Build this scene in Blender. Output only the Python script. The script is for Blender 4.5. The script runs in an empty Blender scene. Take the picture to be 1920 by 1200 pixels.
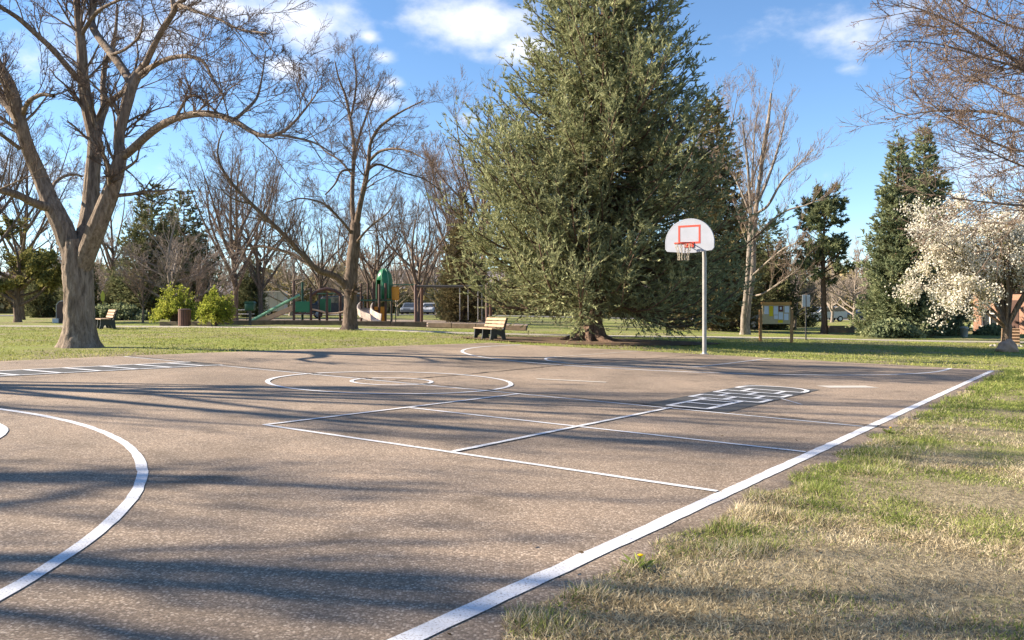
import bpy, bmesh, math, random
import numpy as np
from mathutils import Vector, Matrix

R = math.radians
scene = bpy.context.scene
COL = scene.collection
rng = np.random.default_rng(7)
random.seed(7)

# ------------------------------------------------------------------ camera
F, HOR, EYE = 1587.0, 575.0, 1.1745          # focal length in photo pixels, horizon row, eye height
cam = bpy.data.cameras.new('camera')
cam.sensor_width = 36.0
cam.lens = F / 1920.0 * 36.0
cam.shift_y = -(600.0 - HOR) / 1920.0
cam.clip_end = 3000.0
cam_o = bpy.data.objects.new('camera', cam)
cam_o.location = (0, 0, EYE)
cam_o.rotation_euler = (R(90), 0, 0)
COL.objects.link(cam_o)
scene.camera = cam_o

# ------------------------------------------------------------------ sun, sky, exposure
SUN_EL = R(27.0)
SHADOW = Vector((math.cos(R(6)), -math.sin(R(6)), 0))       # where shadows fall on the ground
SUN_DIR = Vector((-SHADOW.x * math.cos(SUN_EL), -SHADOW.y * math.cos(SUN_EL), math.sin(SUN_EL)))
sun = bpy.data.lights.new('sun', 'SUN')
sun.energy = 5.0
sun.angle = R(0.53)
sun.color = (1.0, 0.87, 0.70)
sun_o = bpy.data.objects.new('sun', sun)
sun_o.rotation_euler = (-SUN_DIR).to_track_quat('-Z', 'Y').to_euler()
sun_o.location = (-30, 10, 30)
COL.objects.link(sun_o)

world = bpy.data.worlds.new('World')
scene.world = world
world.use_nodes = True
wn, wl = world.node_tree.nodes, world.node_tree.links
wn.clear()
SKY_STRENGTH = 0.075
w_out = wn.new('ShaderNodeOutputWorld')
w_bg = wn.new('ShaderNodeBackground')
w_bg.inputs['Strength'].default_value = SKY_STRENGTH
wl.new(w_bg.outputs[0], w_out.inputs[0])
w_sky = wn.new('ShaderNodeTexSky')
w_sky.sky_type = 'NISHITA'
w_sky.sun_disc = False
w_sky.sun_elevation = SUN_EL
w_sky.sun_rotation = math.atan2(SUN_DIR.x, SUN_DIR.y)
w_sky.altitude = 1500
w_sky.air_density = 1.0
w_sky.dust_density = 0.15
w_sky.ozone_density = 3.0
w_tc = wn.new('ShaderNodeTexCoord')


def wmath(op, a, b=None, c=None):
    n = wn.new('ShaderNodeMath'); n.operation = op
    for i, v in enumerate((a, b, c)):
        if v is None: continue
        if isinstance(v, (int, float)): n.inputs[i].default_value = v
        else: wl.new(v, n.inputs[i])
    return n.outputs[0]


def wvec(op, a, b):
    n = wn.new('ShaderNodeVectorMath'); n.operation = op
    for i, v in enumerate((a, b)):
        if isinstance(v, tuple): n.inputs[i].default_value = v
        else: wl.new(v, n.inputs[i])
    return n


w_dir = w_tc.outputs['Generated']
# clouds: soft blobs in direction space broken up by noise, and a thin broken layer overhead
w_noise = wn.new('ShaderNodeTexNoise')
w_noise.inputs['Scale'].default_value = 9.0
w_noise.inputs['Detail'].default_value = 9.0
w_noise.inputs['Roughness'].default_value = 0.60
w_map = wn.new('ShaderNodeMapping'); w_map.inputs['Scale'].default_value = (1.0, 1.0, 1.7)
wl.new(w_dir, w_map.inputs[0]); wl.new(w_map.outputs[0], w_noise.inputs['Vector'])
w_n2 = wn.new('ShaderNodeTexNoise')
w_n2.inputs['Scale'].default_value = 34.0
w_n2.inputs['Detail'].default_value = 6.0
wl.new(w_map.outputs[0], w_n2.inputs['Vector'])
fb = wmath('ADD', wmath('MULTIPLY', wmath('SUBTRACT', w_noise.outputs['Fac'], 0.5), 2.2),
           wmath('MULTIPLY', wmath('SUBTRACT', w_n2.outputs['Fac'], 0.5), 0.9))
CLOUDS = [(560, 40, 150, 65, 1.5), (420, 15, 170, 60, 1.3), (890, 40, 180, 70, 1.6), (975, 85, 100, 40, 1.1), (530, 125, 75, 30, 1.2),
          (270, 60, 190, 60, .6), (710, 190, 75, 28, 1.1), (690, 68, 34, 16, .9), (715, 106, 36, 17, .9), (738, 156, 22, 16, .8),
          (410, 130, 60, 36, .6), (870, 225, 40, 24, .55), (60, 330, 190, 80, .45), (660, 400, 240, 45, .25),
          (1575, 60, 170, 55, .80), (1700, 15, 150, 60, .70), (1850, 320, 190, 60, .50), (1590, 128, 40, 12, .35), (110, 130, 150, 80, .55)]
acc = None
for (px, py, a, b, w) in CLOUDS:
    d = Vector(((px - 960) / F, 1.0, (HOR - py) / F)); k = d.length; d.normalize()
    s = wvec('SUBTRACT', w_dir, tuple(d))
    s = wvec('MULTIPLY', s.outputs[0], (F * k / a, F * k / a * 0.5, F * k / b))
    ln = wvec('LENGTH', s.outputs[0], (0, 0, 0)).outputs['Value']
    v = wmath('MULTIPLY', wmath('SUBTRACT', 1.0, ln), w)
    acc = v if acc is None else wmath('MAXIMUM', acc, v)
acc = wmath('MAXIMUM', acc, -0.75)
cl = wmath('ADD', acc, fb)
mr = wn.new('ShaderNodeMapRange'); mr.interpolation_type = 'SMOOTHSTEP'
mr.inputs['From Min'].default_value = 0.0; mr.inputs['From Max'].default_value = 1.35
wl.new(cl, mr.inputs['Value'])
w_hsv = wn.new('ShaderNodeHueSaturation')
w_hsv.inputs['Saturation'].default_value = 1.07
wl.new(w_sky.outputs[0], w_hsv.inputs['Color'])
w_mix = wn.new('ShaderNodeMix'); w_mix.data_type = 'RGBA'
wl.new(wmath('MULTIPLY', mr.outputs[0], 0.92), w_mix.inputs[0])
wl.new(w_hsv.outputs[0], w_mix.inputs[6])
w_mix.inputs[7].default_value = (5.6, 5.6, 5.9, 1)
wl.new(w_mix.outputs[2], w_bg.inputs['Color'])

scene.view_settings.view_transform = 'Standard'
scene.view_settings.look = 'None'
scene.view_settings.gamma = 1.0
scene.view_settings.use_curve_mapping = False
scene.view_settings.exposure = 1.65
scene.render.engine = 'CYCLES'
scene.render.resolution_x, scene.render.resolution_y = 1024, 640
scene.cycles.max_bounces = 5
scene.cycles.diffuse_bounces = 3
scene.cycles.transparent_max_bounces = 8

# ------------------------------------------------------------------ the lie of the land
SLOPE = 0.02368


def G(x, y):
    """ground height: falls gently to the right, levelling out on either side"""
    x = np.asarray(x, float)
    s = np.where(x < -6, -6 - 3 * np.tanh((-6 - x) / 3), np.where(x > 16, 16 + 6 * np.tanh((x - 16) / 6), x))
    return -SLOPE * s


def g(x, y): return float(G(x, y))


def ray(px, py, Y):
    """the point at depth Y seen at photo pixel px, py"""
    return Vector(((px - 960) / F * Y, Y, EYE + (HOR - py) / F * Y))


def foot(px, Y):
    x = (px - 960) / F * Y
    return Vector((x, Y, g(x, Y)))


def ground_at(px, py):
    y = 1.0
    for _ in range(60):
        x = (px - 960) / F * y
        y = (EYE - g(x, y)) / max((py - HOR) / F, 1e-4)
    return foot(px, y)


# court frame: A along the court, B across it
YAW = 0.6083
CC = Vector((-1.8137, 12.7664))
AX = Vector((math.sin(YAW), math.cos(YAW)))
BX = Vector((math.cos(YAW), -math.sin(YAW)))


def court(a, b):
    return CC.x + AX.x * a + BX.x * b, CC.y + AX.y * a + BX.y * b


def to_court(x, y):
    dx, dy = x - CC.x, y - CC.y
    return dx * AX.x + dy * AX.y, dx * BX.x + dy * BX.y


# ------------------------------------------------------------------ materials
def mat(name, rough=0.7, spec=0.3):
    m = bpy.data.materials.new(name); m.use_nodes = True
    p = m.node_tree.nodes['Principled BSDF']
    p.inputs['Roughness'].default_value = rough
    p.inputs['Specular IOR Level'].default_value = spec
    return m, m.node_tree.nodes, m.node_tree.links, p


def noise(n, l, scale, detail=4, rough=.6, coord='Object', stretch=None, dist=0):
    tc = n.new('ShaderNodeTexCoord'); t = n.new('ShaderNodeTexNoise')
    t.inputs['Scale'].default_value = scale; t.inputs['Detail'].default_value = detail
    t.inputs['Roughness'].default_value = rough; t.inputs['Distortion'].default_value = dist
    if coord == 'Position':
        src = n.new('ShaderNodeNewGeometry').outputs['Position']
    else:
        src = tc.outputs[coord]
    if stretch:
        mp = n.new('ShaderNodeMapping'); mp.inputs['Scale'].default_value = stretch
        l.new(src, mp.inputs[0]); src = mp.outputs[0]
    l.new(src, t.inputs['Vector'])
    return t.outputs['Fac']


def ramp(n, l, fac, stops):
    r = n.new('ShaderNodeValToRGB'); e = r.color_ramp.elements
    while len(e) < len(stops): e.new(0.5)
    for el, (p, c) in zip(e, stops):
        el.position = p; el.color = (*c, 1)
    l.new(fac, r.inputs[0])
    return r.outputs[0]


def mixc(n, l, fac, a, b, mode='MIX'):
    m = n.new('ShaderNodeMix'); m.data_type = 'RGBA'; m.blend_type = mode
    if isinstance(fac, (int, float)): m.inputs[0].default_value = fac
    else: l.new(fac, m.inputs[0])
    for i, v in ((6, a), (7, b)):
        if isinstance(v, tuple): m.inputs[i].default_value = (*v, 1)
        else: l.new(v, m.inputs[i])
    return m.outputs[2]


def bump(n, l, p, h, strength, dist):
    b = n.new('ShaderNodeBump'); b.inputs['Strength'].default_value = strength
    b.inputs['Distance'].default_value = dist
    l.new(h, b.inputs['Height']); l.new(b.outputs[0], p.inputs['Normal'])


def simple(name, col, rough=.6, spec=.3, var=.25, scale=6, metal=0, bs=0.0, bscale=40):
    """one colour with faint dirt and wear"""
    m, n, l, p = mat(name, rough, spec)
    f = noise(n, l, scale, 5, .65)
    dark = tuple(c * (1 - var) for c in col); lite = tuple(min(1, c * (1 + var * .6)) for c in col)
    l.new(ramp(n, l, f, [(.3, dark), (.7, lite)]), p.inputs['Base Color'])
    p.inputs['Metallic'].default_value = metal
    if bs:
        bump(n, l, p, noise(n, l, bscale, 3), bs, .01)
    return m


def bark(name, c0, c1, scale=5):
    m, n, l, p = mat(name, .9, .1)
    f = noise(n, l, scale, 6, .7, stretch=(3, 3, .55), dist=.4)
    f2 = noise(n, l, 1.1, 3, .5)
    c = ramp(n, l, f, [(.36, tuple(x * .32 for x in c0)), (.5, c0), (.66, c1)])
    c = mixc(n, l, f2, c, mixc(n, l, .35, c, c1))
    l.new(c, p.inputs['Base Color'])
    bump(n, l, p, f, .9, .05)
    return m


def leafy(name, stops, pscale=.6, trans=.25, tint=None):
    """foliage: colour varies leaf by leaf and in broad patches"""
    m, n, l, p = mat(name, .6, .2)
    gi = n.new('ShaderNodeNewGeometry')
    f = noise(n, l, pscale, 3, .5, coord='Position')
    mx = n.new('ShaderNodeMath'); mx.operation = 'MULTIPLY_ADD'
    l.new(gi.outputs['Random Per Island'], mx.inputs[0]); mx.inputs[1].default_value = .55
    ad = n.new('ShaderNodeMath'); ad.operation = 'MULTIPLY_ADD'
    l.new(f, ad.inputs[0]); ad.inputs[1].default_value = 1.1; ad.inputs[2].default_value = -.32
    l.new(ad.outputs[0], mx.inputs[2])
    c = ramp(n, l, mx.outputs[0], stops)
    out = n['Material Output']; n.remove(p)
    d = n.new('ShaderNodeBsdfDiffuse'); t = n.new('ShaderNodeBsdfTranslucent'); ms = n.new('ShaderNodeMixShader')
    ms.inputs[0].default_value = trans
    l.new(c, d.inputs[0]); l.new(c, t.inputs[0])
    l.new(d.outputs[0], ms.inputs[1]); l.new(t.outputs[0], ms.inputs[2]); l.new(ms.outputs[0], out.inputs[0])
    return m


M = {}


def make_materials():
    # asphalt: worn tan aggregate in a dark binder
    m, n, l, p = mat('asphalt', .88, .25)
    vor = n.new('ShaderNodeTexVoronoi'); vor.inputs['Scale'].default_value = 84.0
    geo = n.new('ShaderNodeNewGeometry'); l.new(geo.outputs['Position'], vor.inputs['Vector'])
    sep = n.new('ShaderNodeSeparateColor'); l.new(vor.outputs['Color'], sep.inputs[0])
    stone = ramp(n, l, sep.outputs[0], [(.0, (.065, .050, .039)), (.30, (.24, .186, .142)), (.75, (.40, .318, .248)), (1.0, (.72, .625, .53))])
    gapm = n.new('ShaderNodeMapRange'); gapm.inputs['From Min'].default_value = .35; gapm.inputs['From Max'].default_value = .75
    l.new(vor.outputs['Distance'], gapm.inputs['Value'])
    c = mixc(n, l, gapm.outputs[0], stone, (.085, .066, .052))
    fine = noise(n, l, 210, 2, .6, coord='Position')
    c = mixc(n, l, .45, c, ramp(n, l, fine, [(.35, (.16, .125, .097)), (.7, (.45, .36, .28))]))
    broad = noise(n, l, .32, 6, .62, coord='Position', dist=.6)
    c = mixc(n, l, 1.0, c, ramp(n, l, broad, [(.30, (.60, .585, .56)), (.50, (.96, .935, .90)), (.68, (1.20, 1.155, 1.09))]), 'MULTIPLY')
    blot = noise(n, l, 1.7, 5, .6, coord='Position')
    c = mixc(n, l, 1.0, c, ramp(n, l, blot, [(.28, (.66, .65, .64)), (.44, (1, 1, 1)), (.70, (1.08, 1.06, 1.04))]), 'MULTIPLY')
    l.new(c, p.inputs['Base Color'])
    bump(n, l, p, gapm.outputs[0], -.9, .008)
    M['asphalt'] = m
    # worn line paint
    for key, col in (('line_paint', (.66, .67, .70)), ('faded_paint', (.52, .48, .43)), ('grey_paint', (.075, .078, .078))):
        m, n, l, p = mat(key, .7, .3)
        w = noise(n, l, 95, 3, .7, coord='Position'); w2 = noise(n, l, 6, 4, .6, coord='Position')
        c = mixc(n, l, ramp(n, l, w, [(.34, (.85,) * 3), (.47, (0, 0, 0))]), col, (.20, .155, .115))
        w3 = noise(n, l, 2.2, 6, .7, coord='Position')
        c = mixc(n, l, ramp(n, l, w3, [(.52, (0, 0, 0)), (.76, (.26,) * 3)]), c, (.26, .20, .15))
        c = mixc(n, l, ramp(n, l, w2, [(.32, (.45,) * 3), (.55, (0, 0, 0))]), c, tuple(x * .72 for x in col))
        l.new(c, p.inputs['Base Color'])
        bump(n, l, p, w, .3, .003)
        M[key] = m
    M['tar'] = simple('tar', (.030, .026, .024), .8, .3, .5, 30)
    # lawn
    m, n, l, p = mat('lawn', .95, .1)
    f1 = noise(n, l, .22, 5, .6, coord='Position', dist=.4); f2 = noise(n, l, 1.6, 5, .65, coord='Position'); f3 = noise(n, l, 26, 4, .75, coord='Position')
    green = ramp(n, l, f3, [(.3, (.12, .145, .032)), (.55, (.235, .265, .065)), (.75, (.35, .37, .115))])
    straw = ramp(n, l, f3, [(.28, (.10, .08, .05)), (.5, (.25, .205, .13)), (.75, (.44, .37, .25))])
    mk = n.new('ShaderNodeMath'); mk.operation = 'MULTIPLY_ADD'; l.new(f2, mk.inputs[0]); mk.inputs[1].default_value = .7; l.new(f1, mk.inputs[2])
    # dry towards the courtside on the right, fresh on the left
    ps = n.new('ShaderNodeSeparateXYZ'); l.new(n.new('ShaderNodeNewGeometry').outputs['Position'], ps.inputs[0])
    dry = n.new('ShaderNodeMapRange'); dry.inputs['From Min'].default_value = 20; dry.inputs['From Max'].default_value = 6
    dry.inputs['To Min'].default_value = -.04; dry.inputs['To Max'].default_value = .22
    l.new(ps.outputs[1], dry.inputs['Value'])
    ad = n.new('ShaderNodeMath'); ad.operation = 'ADD'; l.new(mk.outputs[0], ad.inputs[0]); l.new(dry.outputs[0], ad.inputs[1])
    c = mixc(n, l, ramp(n, l, ad.outputs[0], [(.74, (0, 0, 0)), (.98, (1, 1, 1))]), green, straw)
    l.new(c, p.inputs['Base Color'])
    bump(n, l, p, f3, .9, .04)
    M['lawn'] = m
    # grass blades, green and straw
    M['grass_green'] = leafy('grass_green', [(.05, (.060, .088, .020)), (.35, (.145, .19, .045)), (.65, (.285, .32, .095)), (1, (.48, .46, .20))], 2.6, .35)
    M['grass_dry'] = leafy('grass_dry', [(.05, (.12, .097, .055)), (.3, (.31, .25, .15)), (.6, (.53, .445, .295)), (1, (.74, .66, .48))], 3.2, .3)
    M['concrete'] = simple('concrete', (.40, .36, .30), .9, .2, .22, 1.5, bs=.2)
    M['sand'] = simple('sand', (.44, .34, .25), .95, .1, .25, 1.2, bs=.4, bscale=9)
    M['mulch'] = simple('mulch', (.15, .105, .07), .95, .1, .45, 5, bs=.8, bscale=30)
    M['soil'] = simple('soil', (.30, .235, .15), .95, .1, .45, 4, bs=.6, bscale=18)
    M['road'] = simple('road', (.20, .19, .185), .9, .2, .2, .4)
    M['bark_grey'] = bark('bark_grey', (.185, .140, .108), (.32, .26, .205), 4.5)
    M['bark_brown'] = bark('bark_brown', (.135, .098, .075), (.25, .19, .145), 4.5)
    M['bark_pale'] = bark('bark_pale', (.225, .185, .15), (.36, .31, .265), 5)
    M['twig'] = simple('twig', (.125, .092, .076), .9, .1, .3, 3)
    M['twig_tan'] = simple('twig_tan', (.23, .165, .125), .9, .1, .3, 2)
    M['twig_brown'] = simple('twig_brown', (.175, .125, .095), .9, .1, .3, 3)
    M['twig_pale'] = simple('twig_pale', (.30, .245, .205), .9, .1, .3, 2)
    M['bark_spruce'] = bark('bark_spruce', (.115, .075, .055), (.24, .165, .12), 6)
    M['needles'] = leafy('needles', [(.05, (.095, .112, .060)), (.35, (.205, .222, .115)), (.65, (.335, .345, .18)), (1, (.49, .475, .27))], 1.1, .32)
    M['needles_blue'] = leafy('needles_blue', [(.05, (.085, .115, .068)), (.4, (.175, .21, .118)), (.7, (.29, .315, .17)), (1, (.43, .43, .24))], .9, .34)
    M['needles_brown'] = leafy('needles_brown', [(.05, (.075, .068, .032)), (.4, (.15, .128, .062)), (.7, (.24, .20, .10)), (1, (.34, .27, .155))], .6, .2)
    M['needles_dark'] = leafy('needles_dark', [(.05, (.055, .066, .036)), (.4, (.12, .135, .068)), (.7, (.21, .21, .105)), (1, (.33, .30, .16))], .8, .3)
    M['leaf_fresh'] = leafy('leaf_fresh', [(.05, (.10, .13, .022)), (.35, (.23, .27, .042)), (.65, (.39, .41, .075)), (1, (.58, .54, .14))], 1.6, .45)
    M['leaf_olive'] = leafy('leaf_olive', [(.05, (.075, .080, .025)), (.4, (.14, .14, .045)), (.7, (.22, .205, .07)), (1, (.31, .28, .11))], .6, .35)
    M['blossom'] = leafy('blossom', [(.05, (.40, .35, .25)), (.3, (.64, .58, .46)), (.6, (.80, .76, .66)), (1, (.90, .88, .81))], .8, .40)
    M['galv'] = simple('galvanised_steel', (.33, .32, .30), .5, .5, .18, 8, metal=.35)
    M['board_white'] = simple('backboard_white', (.315, .335, .385), .6, .3, .10, 3)
    M['red_paint'] = simple('red_paint', (.50, .055, .03), .5, .4, .15, 12)
    M['net'] = simple('net_cord', (.46, .40, .31), .9, .1, .2, 20)
    M['wood_tan'] = simple('wood_tan', (.36, .25, .165), .75, .2, .3, 4)
    M['wood_orange'] = simple('wood_orange', (.43, .225, .095), .75, .2, .3, 4)
    M['rail_orange'] = simple('rail_orange', (.58, .28, .075), .7, .3, .2, 4)
    M['timber'] = simple('timber', (.17, .125, .085), .85, .2, .4, 3)
    M['iron'] = simple('cast_iron', (.020, .024, .024), .55, .5, .3, 10)
    M['brown_paint'] = simple('brown_paint', (.085, .042, .030), .5, .4, .25, 6)
    M['brown_slat'] = simple('brown_slat', (.145, .075, .055), .7, .3, .3, 5)
    M['green_plastic'] = simple('green_plastic', (.018, .16, .065), .38, .5, .15, 3)
    M['pale_green'] = simple('pale_green_plastic', (.16, .36, .21), .4, .5, .15, 3)
    M['green_metal'] = simple('green_metal', (.025, .085, .05), .5, .4, .2, 4)
    M['slide_tan'] = simple('slide_tan', (.60, .42, .26), .4, .5, .1, 2)
    M['slide_white'] = simple('slide_white', (.52, .43, .36), .4, .5, .1, 2)
    M['orange_plastic'] = simple('orange_plastic', (.70, .30, .025), .4, .5, .12, 3)
    M['tan_plastic'] = simple('tan_plastic', (.58, .32, .12), .4, .5, .12, 3)
    M['steel_dark'] = simple('dark_steel', (.07, .065, .06), .5, .4, .3, 5)
    M['chain'] = simple('chain_steel', (.42, .40, .38), .5, .5, .2, 10)
    M['rubber'] = simple('rubber', (.018, .018, .018), .8, .3, .2, 10)
    M['paper'] = simple('paper', (.72, .72, .70), .8, .2, .06, 4)
    M['paper_yellow'] = simple('yellow_paper', (.78, .56, .03), .8, .2, .06, 4)
    M['paper_dark'] = simple('dark_paper', (.16, .05, .04), .7, .2, .2, 4)
    M['cork'] = simple('pin_board', (.56, .43, .24), .9, .1, .12, 10)
    M['sign_back'] = simple('sign_back', (.55, .55, .54), .5, .5, .1, 4)
    M['sign_yellow'] = simple('sign_yellow', (.52, .50, .06), .5, .4, .1, 4)
    M['stone'] = simple('sandstone', (.44, .27, .18), .9, .2, .3, 5, bs=.6, bscale=14)
    M['brick'] = simple('brick', (.42, .235, .155), .9, .2, .2, 1.5)
    m, n, l, p = mat('brickwork', .9, .2)
    br = n.new('ShaderNodeTexBrick'); br.inputs['Scale'].default_value = 4.0
    br.inputs['Color1'].default_value = (.40, .21, .135, 1); br.inputs['Color2'].default_value = (.30, .16, .11, 1); br.inputs['Mortar'].default_value = (.42, .34, .27, 1)
    br.inputs['Mortar Size'].default_value = .015; br.inputs['Row Height'].default_value = .28; br.inputs['Brick Width'].default_value = .85
    tc = n.new('ShaderNodeTexCoord'); mp = n.new('ShaderNodeMapping'); mp.inputs['Rotation'].default_value = (R(90), 0, 0)
    l.new(tc.outputs['Object'], mp.inputs[0]); l.new(mp.outputs[0], br.inputs['Vector']); l.new(br.outputs[0], p.inputs['Base Color'])
    M['brickwork'] = m
    M['roof'] = simple('roof_shingle', (.17, .115, .085), .95, .1, .3, 8, bs=.5)
    M['trim_white'] = simple('white_trim', (.68, .64, .58), .6, .3, .08, 4)
    m, n, l, p = mat('glass', .06, .8); p.inputs['Base Color'].default_value = (.03, .035, .04, 1); M['glass'] = m
    M['car_white'] = simple('white_car_paint', (.40, .41, .43), .25, .6, .05, 1)
    M['car_silver'] = simple('silver_car_paint', (.17, .185, .20), .28, .6, .08, 1, metal=.4)
    M['car_dark'] = simple('dark_car_paint', (.018, .024, .038), .25, .6, .1, 1)
    M['hub'] = simple('wheel_hub', (.42, .42, .42), .4, .5, .2, 10, metal=.5)
    M['lamp_red'] = simple('lamp_red', (.45, .02, .015), .3, .5, .1, 5)
    M['lamp_clear'] = simple('lamp_clear', (.75, .76, .75), .2, .6, .1, 5)
    M['trailer'] = simple('trailer_panel', (.50, .49, .47), .5, .4, .08, 1)
    M['petal_yellow'] = simple('petal_yellow', (.85, .55, .01), .6, .2, .1, 20)
    M['hill'] = simple('hill', (.17, .155, .16), .95, .1, .3, .02)


make_materials()


# ------------------------------------------------------------------ mesh helpers
def np_mesh(name, V, faces, smooth=False):
    """mesh from a vertex array and a list of face index arrays (each array one face size)"""
    V = np.ascontiguousarray(V, np.float32)
    me = bpy.data.meshes.new(name)
    me.vertices.add(len(V)); me.vertices.foreach_set('co', V.ravel())
    idx = np.concatenate([f.ravel() for f in faces]).astype(np.int32)
    sizes = np.concatenate([np.full(len(f), f.shape[1]) for f in faces])
    starts = np.concatenate([[0], np.cumsum(sizes)[:-1]]).astype(np.int32)
    me.loops.add(len(idx)); me.loops.foreach_set('vertex_index', idx)
    me.polygons.add(len(sizes)); me.polygons.foreach_set('loop_start', starts)
    if smooth:
        me.polygons.foreach_set('use_smooth', np.ones(len(sizes), bool))
    me.update(calc_edges=True)
    return me


def link(name, me, material=None, parent=None, loc=None):
    o = bpy.data.objects.new(name, me)
    if material is not None and me is not None and not me.materials:
        me.materials.append(material)
    COL.objects.link(o)
    if parent is not None: o.parent = parent
    if loc is not None: o.location = loc
    return o


def tag(o, label, cat, group=None, kind=None):
    o['label'] = label
    if cat: o['category'] = cat
    if group: o['group'] = group
    if kind: o['kind'] = kind
    return o


def thing(name, label, cat, loc, rz=0, group=None):
    o = bpy.data.objects.new(name, None); o.empty_display_size = .2
    o.location = loc; o.rotation_euler = (0, 0, rz)
    COL.objects.link(o)
    return tag(o, label, cat, group)


def copy_tree(root, loc, rz=0, scale=1.0, label=None):
    c = root.copy(); COL.objects.link(c); c.location = loc; c.rotation_euler = (0, 0, rz); c.scale = (scale,) * 3
    if label: c['label'] = label
    for ch in [o for o in bpy.data.objects if o.parent == root]:
        k = ch.copy(); COL.objects.link(k); k.parent = c
        for gc in [o for o in bpy.data.objects if o.parent == ch]:
            q = gc.copy(); COL.objects.link(q); q.parent = k
    return c


class MB:
    def __init__(self): self.v, self.f, self.sm = [], [], False

    def add(self, vs, fs):
        b = len(self.v); self.v += [tuple(v) for v in vs]; self.f += [tuple(i + b for i in f) for f in fs]
        return self

    def box(self, c, s, rz=0, rx=0, ry=0, bev=0):
        bm = bmesh.new(); bmesh.ops.create_cube(bm, size=1)
        bmesh.ops.scale(bm, vec=s, verts=bm.verts)
        if bev: bmesh.ops.bevel(bm, geom=bm.edges[:], offset=bev, segments=2, affect='EDGES', profile=.5)
        m = Matrix.Translation(c) @ Matrix.Rotation(rz, 4, 'Z') @ Matrix.Rotation(ry, 4, 'Y') @ Matrix.Rotation(rx, 4, 'X')
        bmesh.ops.transform(bm, matrix=m, verts=bm.verts)
        bm.verts.index_update()
        self.add([v.co[:] for v in bm.verts], [[v.index for v in f.verts] for f in bm.faces]); bm.free()
        return self

    def tube(self, pts, r, k=8, caps=True):
        pts = [Vector(p) for p in pts]; n = len(pts)
        rr = r if isinstance(r, (list, tuple)) else [r] * n
        base = len(self.v); prev = None
        for i, p in enumerate(pts):
            t = (pts[min(i + 1, n - 1)] - pts[max(i - 1, 0)]).normalized()
            ref = prev if prev is not None else (Vector((0, 0, 1)) if abs(t.z) < .9 else Vector((1, 0, 0)))
            u = (ref - t * ref.dot(t)).normalized(); w = t.cross(u); prev = u
            for j in range(k):
                a = 2 * math.pi * j / k
                self.v.append(tuple(p + (u * math.cos(a) + w * math.sin(a)) * rr[i]))
        for i in range(n - 1):
            for j in range(k):
                a, b = base + i * k + j, base + i * k + (j + 1) % k
                self.f.append((a, b, b + k, a + k))
        if caps:
            self.f.append(tuple(base + j for j in reversed(range(k))))
            self.f.append(tuple(base + (n - 1) * k + j for j in range(k)))
        return self

    def lathe(self, prof, k=20, c=(0, 0, 0), sx=1, sy=1):
        base = len(self.v); n = len(prof)
        for (r, z) in prof:
            for j in range(k):
                a = 2 * math.pi * j / k
                self.v.append((c[0] + r * math.cos(a) * sx, c[1] + r * math.sin(a) * sy, c[2] + z))
        for i in range(n - 1):
            for j in range(k):
                a, b = base + i * k + j, base + i * k + (j + 1) % k
                self.f.append((a, b, b + k, a + k))
        self.f.append(tuple(base + j for j in reversed(range(k))))
        self.f.append(tuple(base + (n - 1) * k + j for j in range(k)))
        return self

    def prism(self, outline, t, axis='y', c=(0, 0, 0)):
        """outline in (u, z) extruded by t along axis, centred"""
        n = len(outline); vs = []
        for s in (-.5, .5):
            for (u, z) in outline:
                vs.append((c[0] + u, c[1] + s * t, c[2] + z) if axis == 'y' else (c[0] + s * t, c[1] + u, c[2] + z))
        fs = [tuple(range(n)), tuple(reversed(range(n, 2 * n)))]
        fs += [(i, (i + 1) % n + 0, (i + 1) % n + n, i + n)[::-1] for i in range(n)]
        return self.add(vs, fs)

    def build(self, name, material, parent=None, smooth=False, loc=None):
        me = bpy.data.meshes.new(name); me.from_pydata(self.v, [], self.f)
        bm = bmesh.new(); bm.from_mesh(me); bmesh.ops.recalc_face_normals(bm, faces=bm.faces); bm.to_mesh(me); bm.free()
        if smooth:
            me.polygons.foreach_set('use_smooth', [True] * len(me.polygons)); me.set_sharp_from_angle(angle=R(40))
        return link(name, me, material, parent, loc)


def tubes(groups):
    """many tapered tubes at once: groups = [(P (B,n,3), R (B,n), sides)] -> V, faces"""
    Vs, Fs, base = [], [], 0
    for P, Rr, k in groups:
        if len(P) == 0: continue
        B, n, _ = P.shape
        T = np.empty_like(P); T[:, 1:-1] = P[:, 2:] - P[:, :-2]; T[:, 0] = P[:, 1] - P[:, 0]; T[:, -1] = P[:, -1] - P[:, -2]
        T /= np.linalg.norm(T, axis=2, keepdims=True) + 1e-9
        ref = np.zeros((B, 1, 3)); mT = np.abs(T.mean(1)); ax = np.argmin(mT, axis=1); ref[np.arange(B), 0, ax] = 1
        U = np.cross(T, np.broadcast_to(ref, T.shape)); U /= np.linalg.norm(U, axis=2, keepdims=True) + 1e-9
        W = np.cross(T, U)
        a = 2 * np.pi * np.arange(k) / k
        V = P[:, :, None] + Rr[:, :, None, None] * (U[:, :, None] * np.cos(a)[:, None] + W[:, :, None] * np.sin(a)[:, None])
        i = np.arange(n - 1)[:, None]; j = np.arange(k)[None]
        q = np.stack([i * k + j, i * k + (j + 1) % k, (i + 1) * k + (j + 1) % k, (i + 1) * k + j], -1).reshape(-1, 4)
        Fs.append((q[None] + (np.arange(B) * n * k)[:, None, None] + base).reshape(-1, 4))
        Vs.append(V.reshape(-1, 3)); base += B * n * k
    return np.concatenate(Vs), np.concatenate(Fs)


def unit(v): return v / (np.linalg.norm(v, axis=-1, keepdims=True) + 1e-9)


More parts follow.
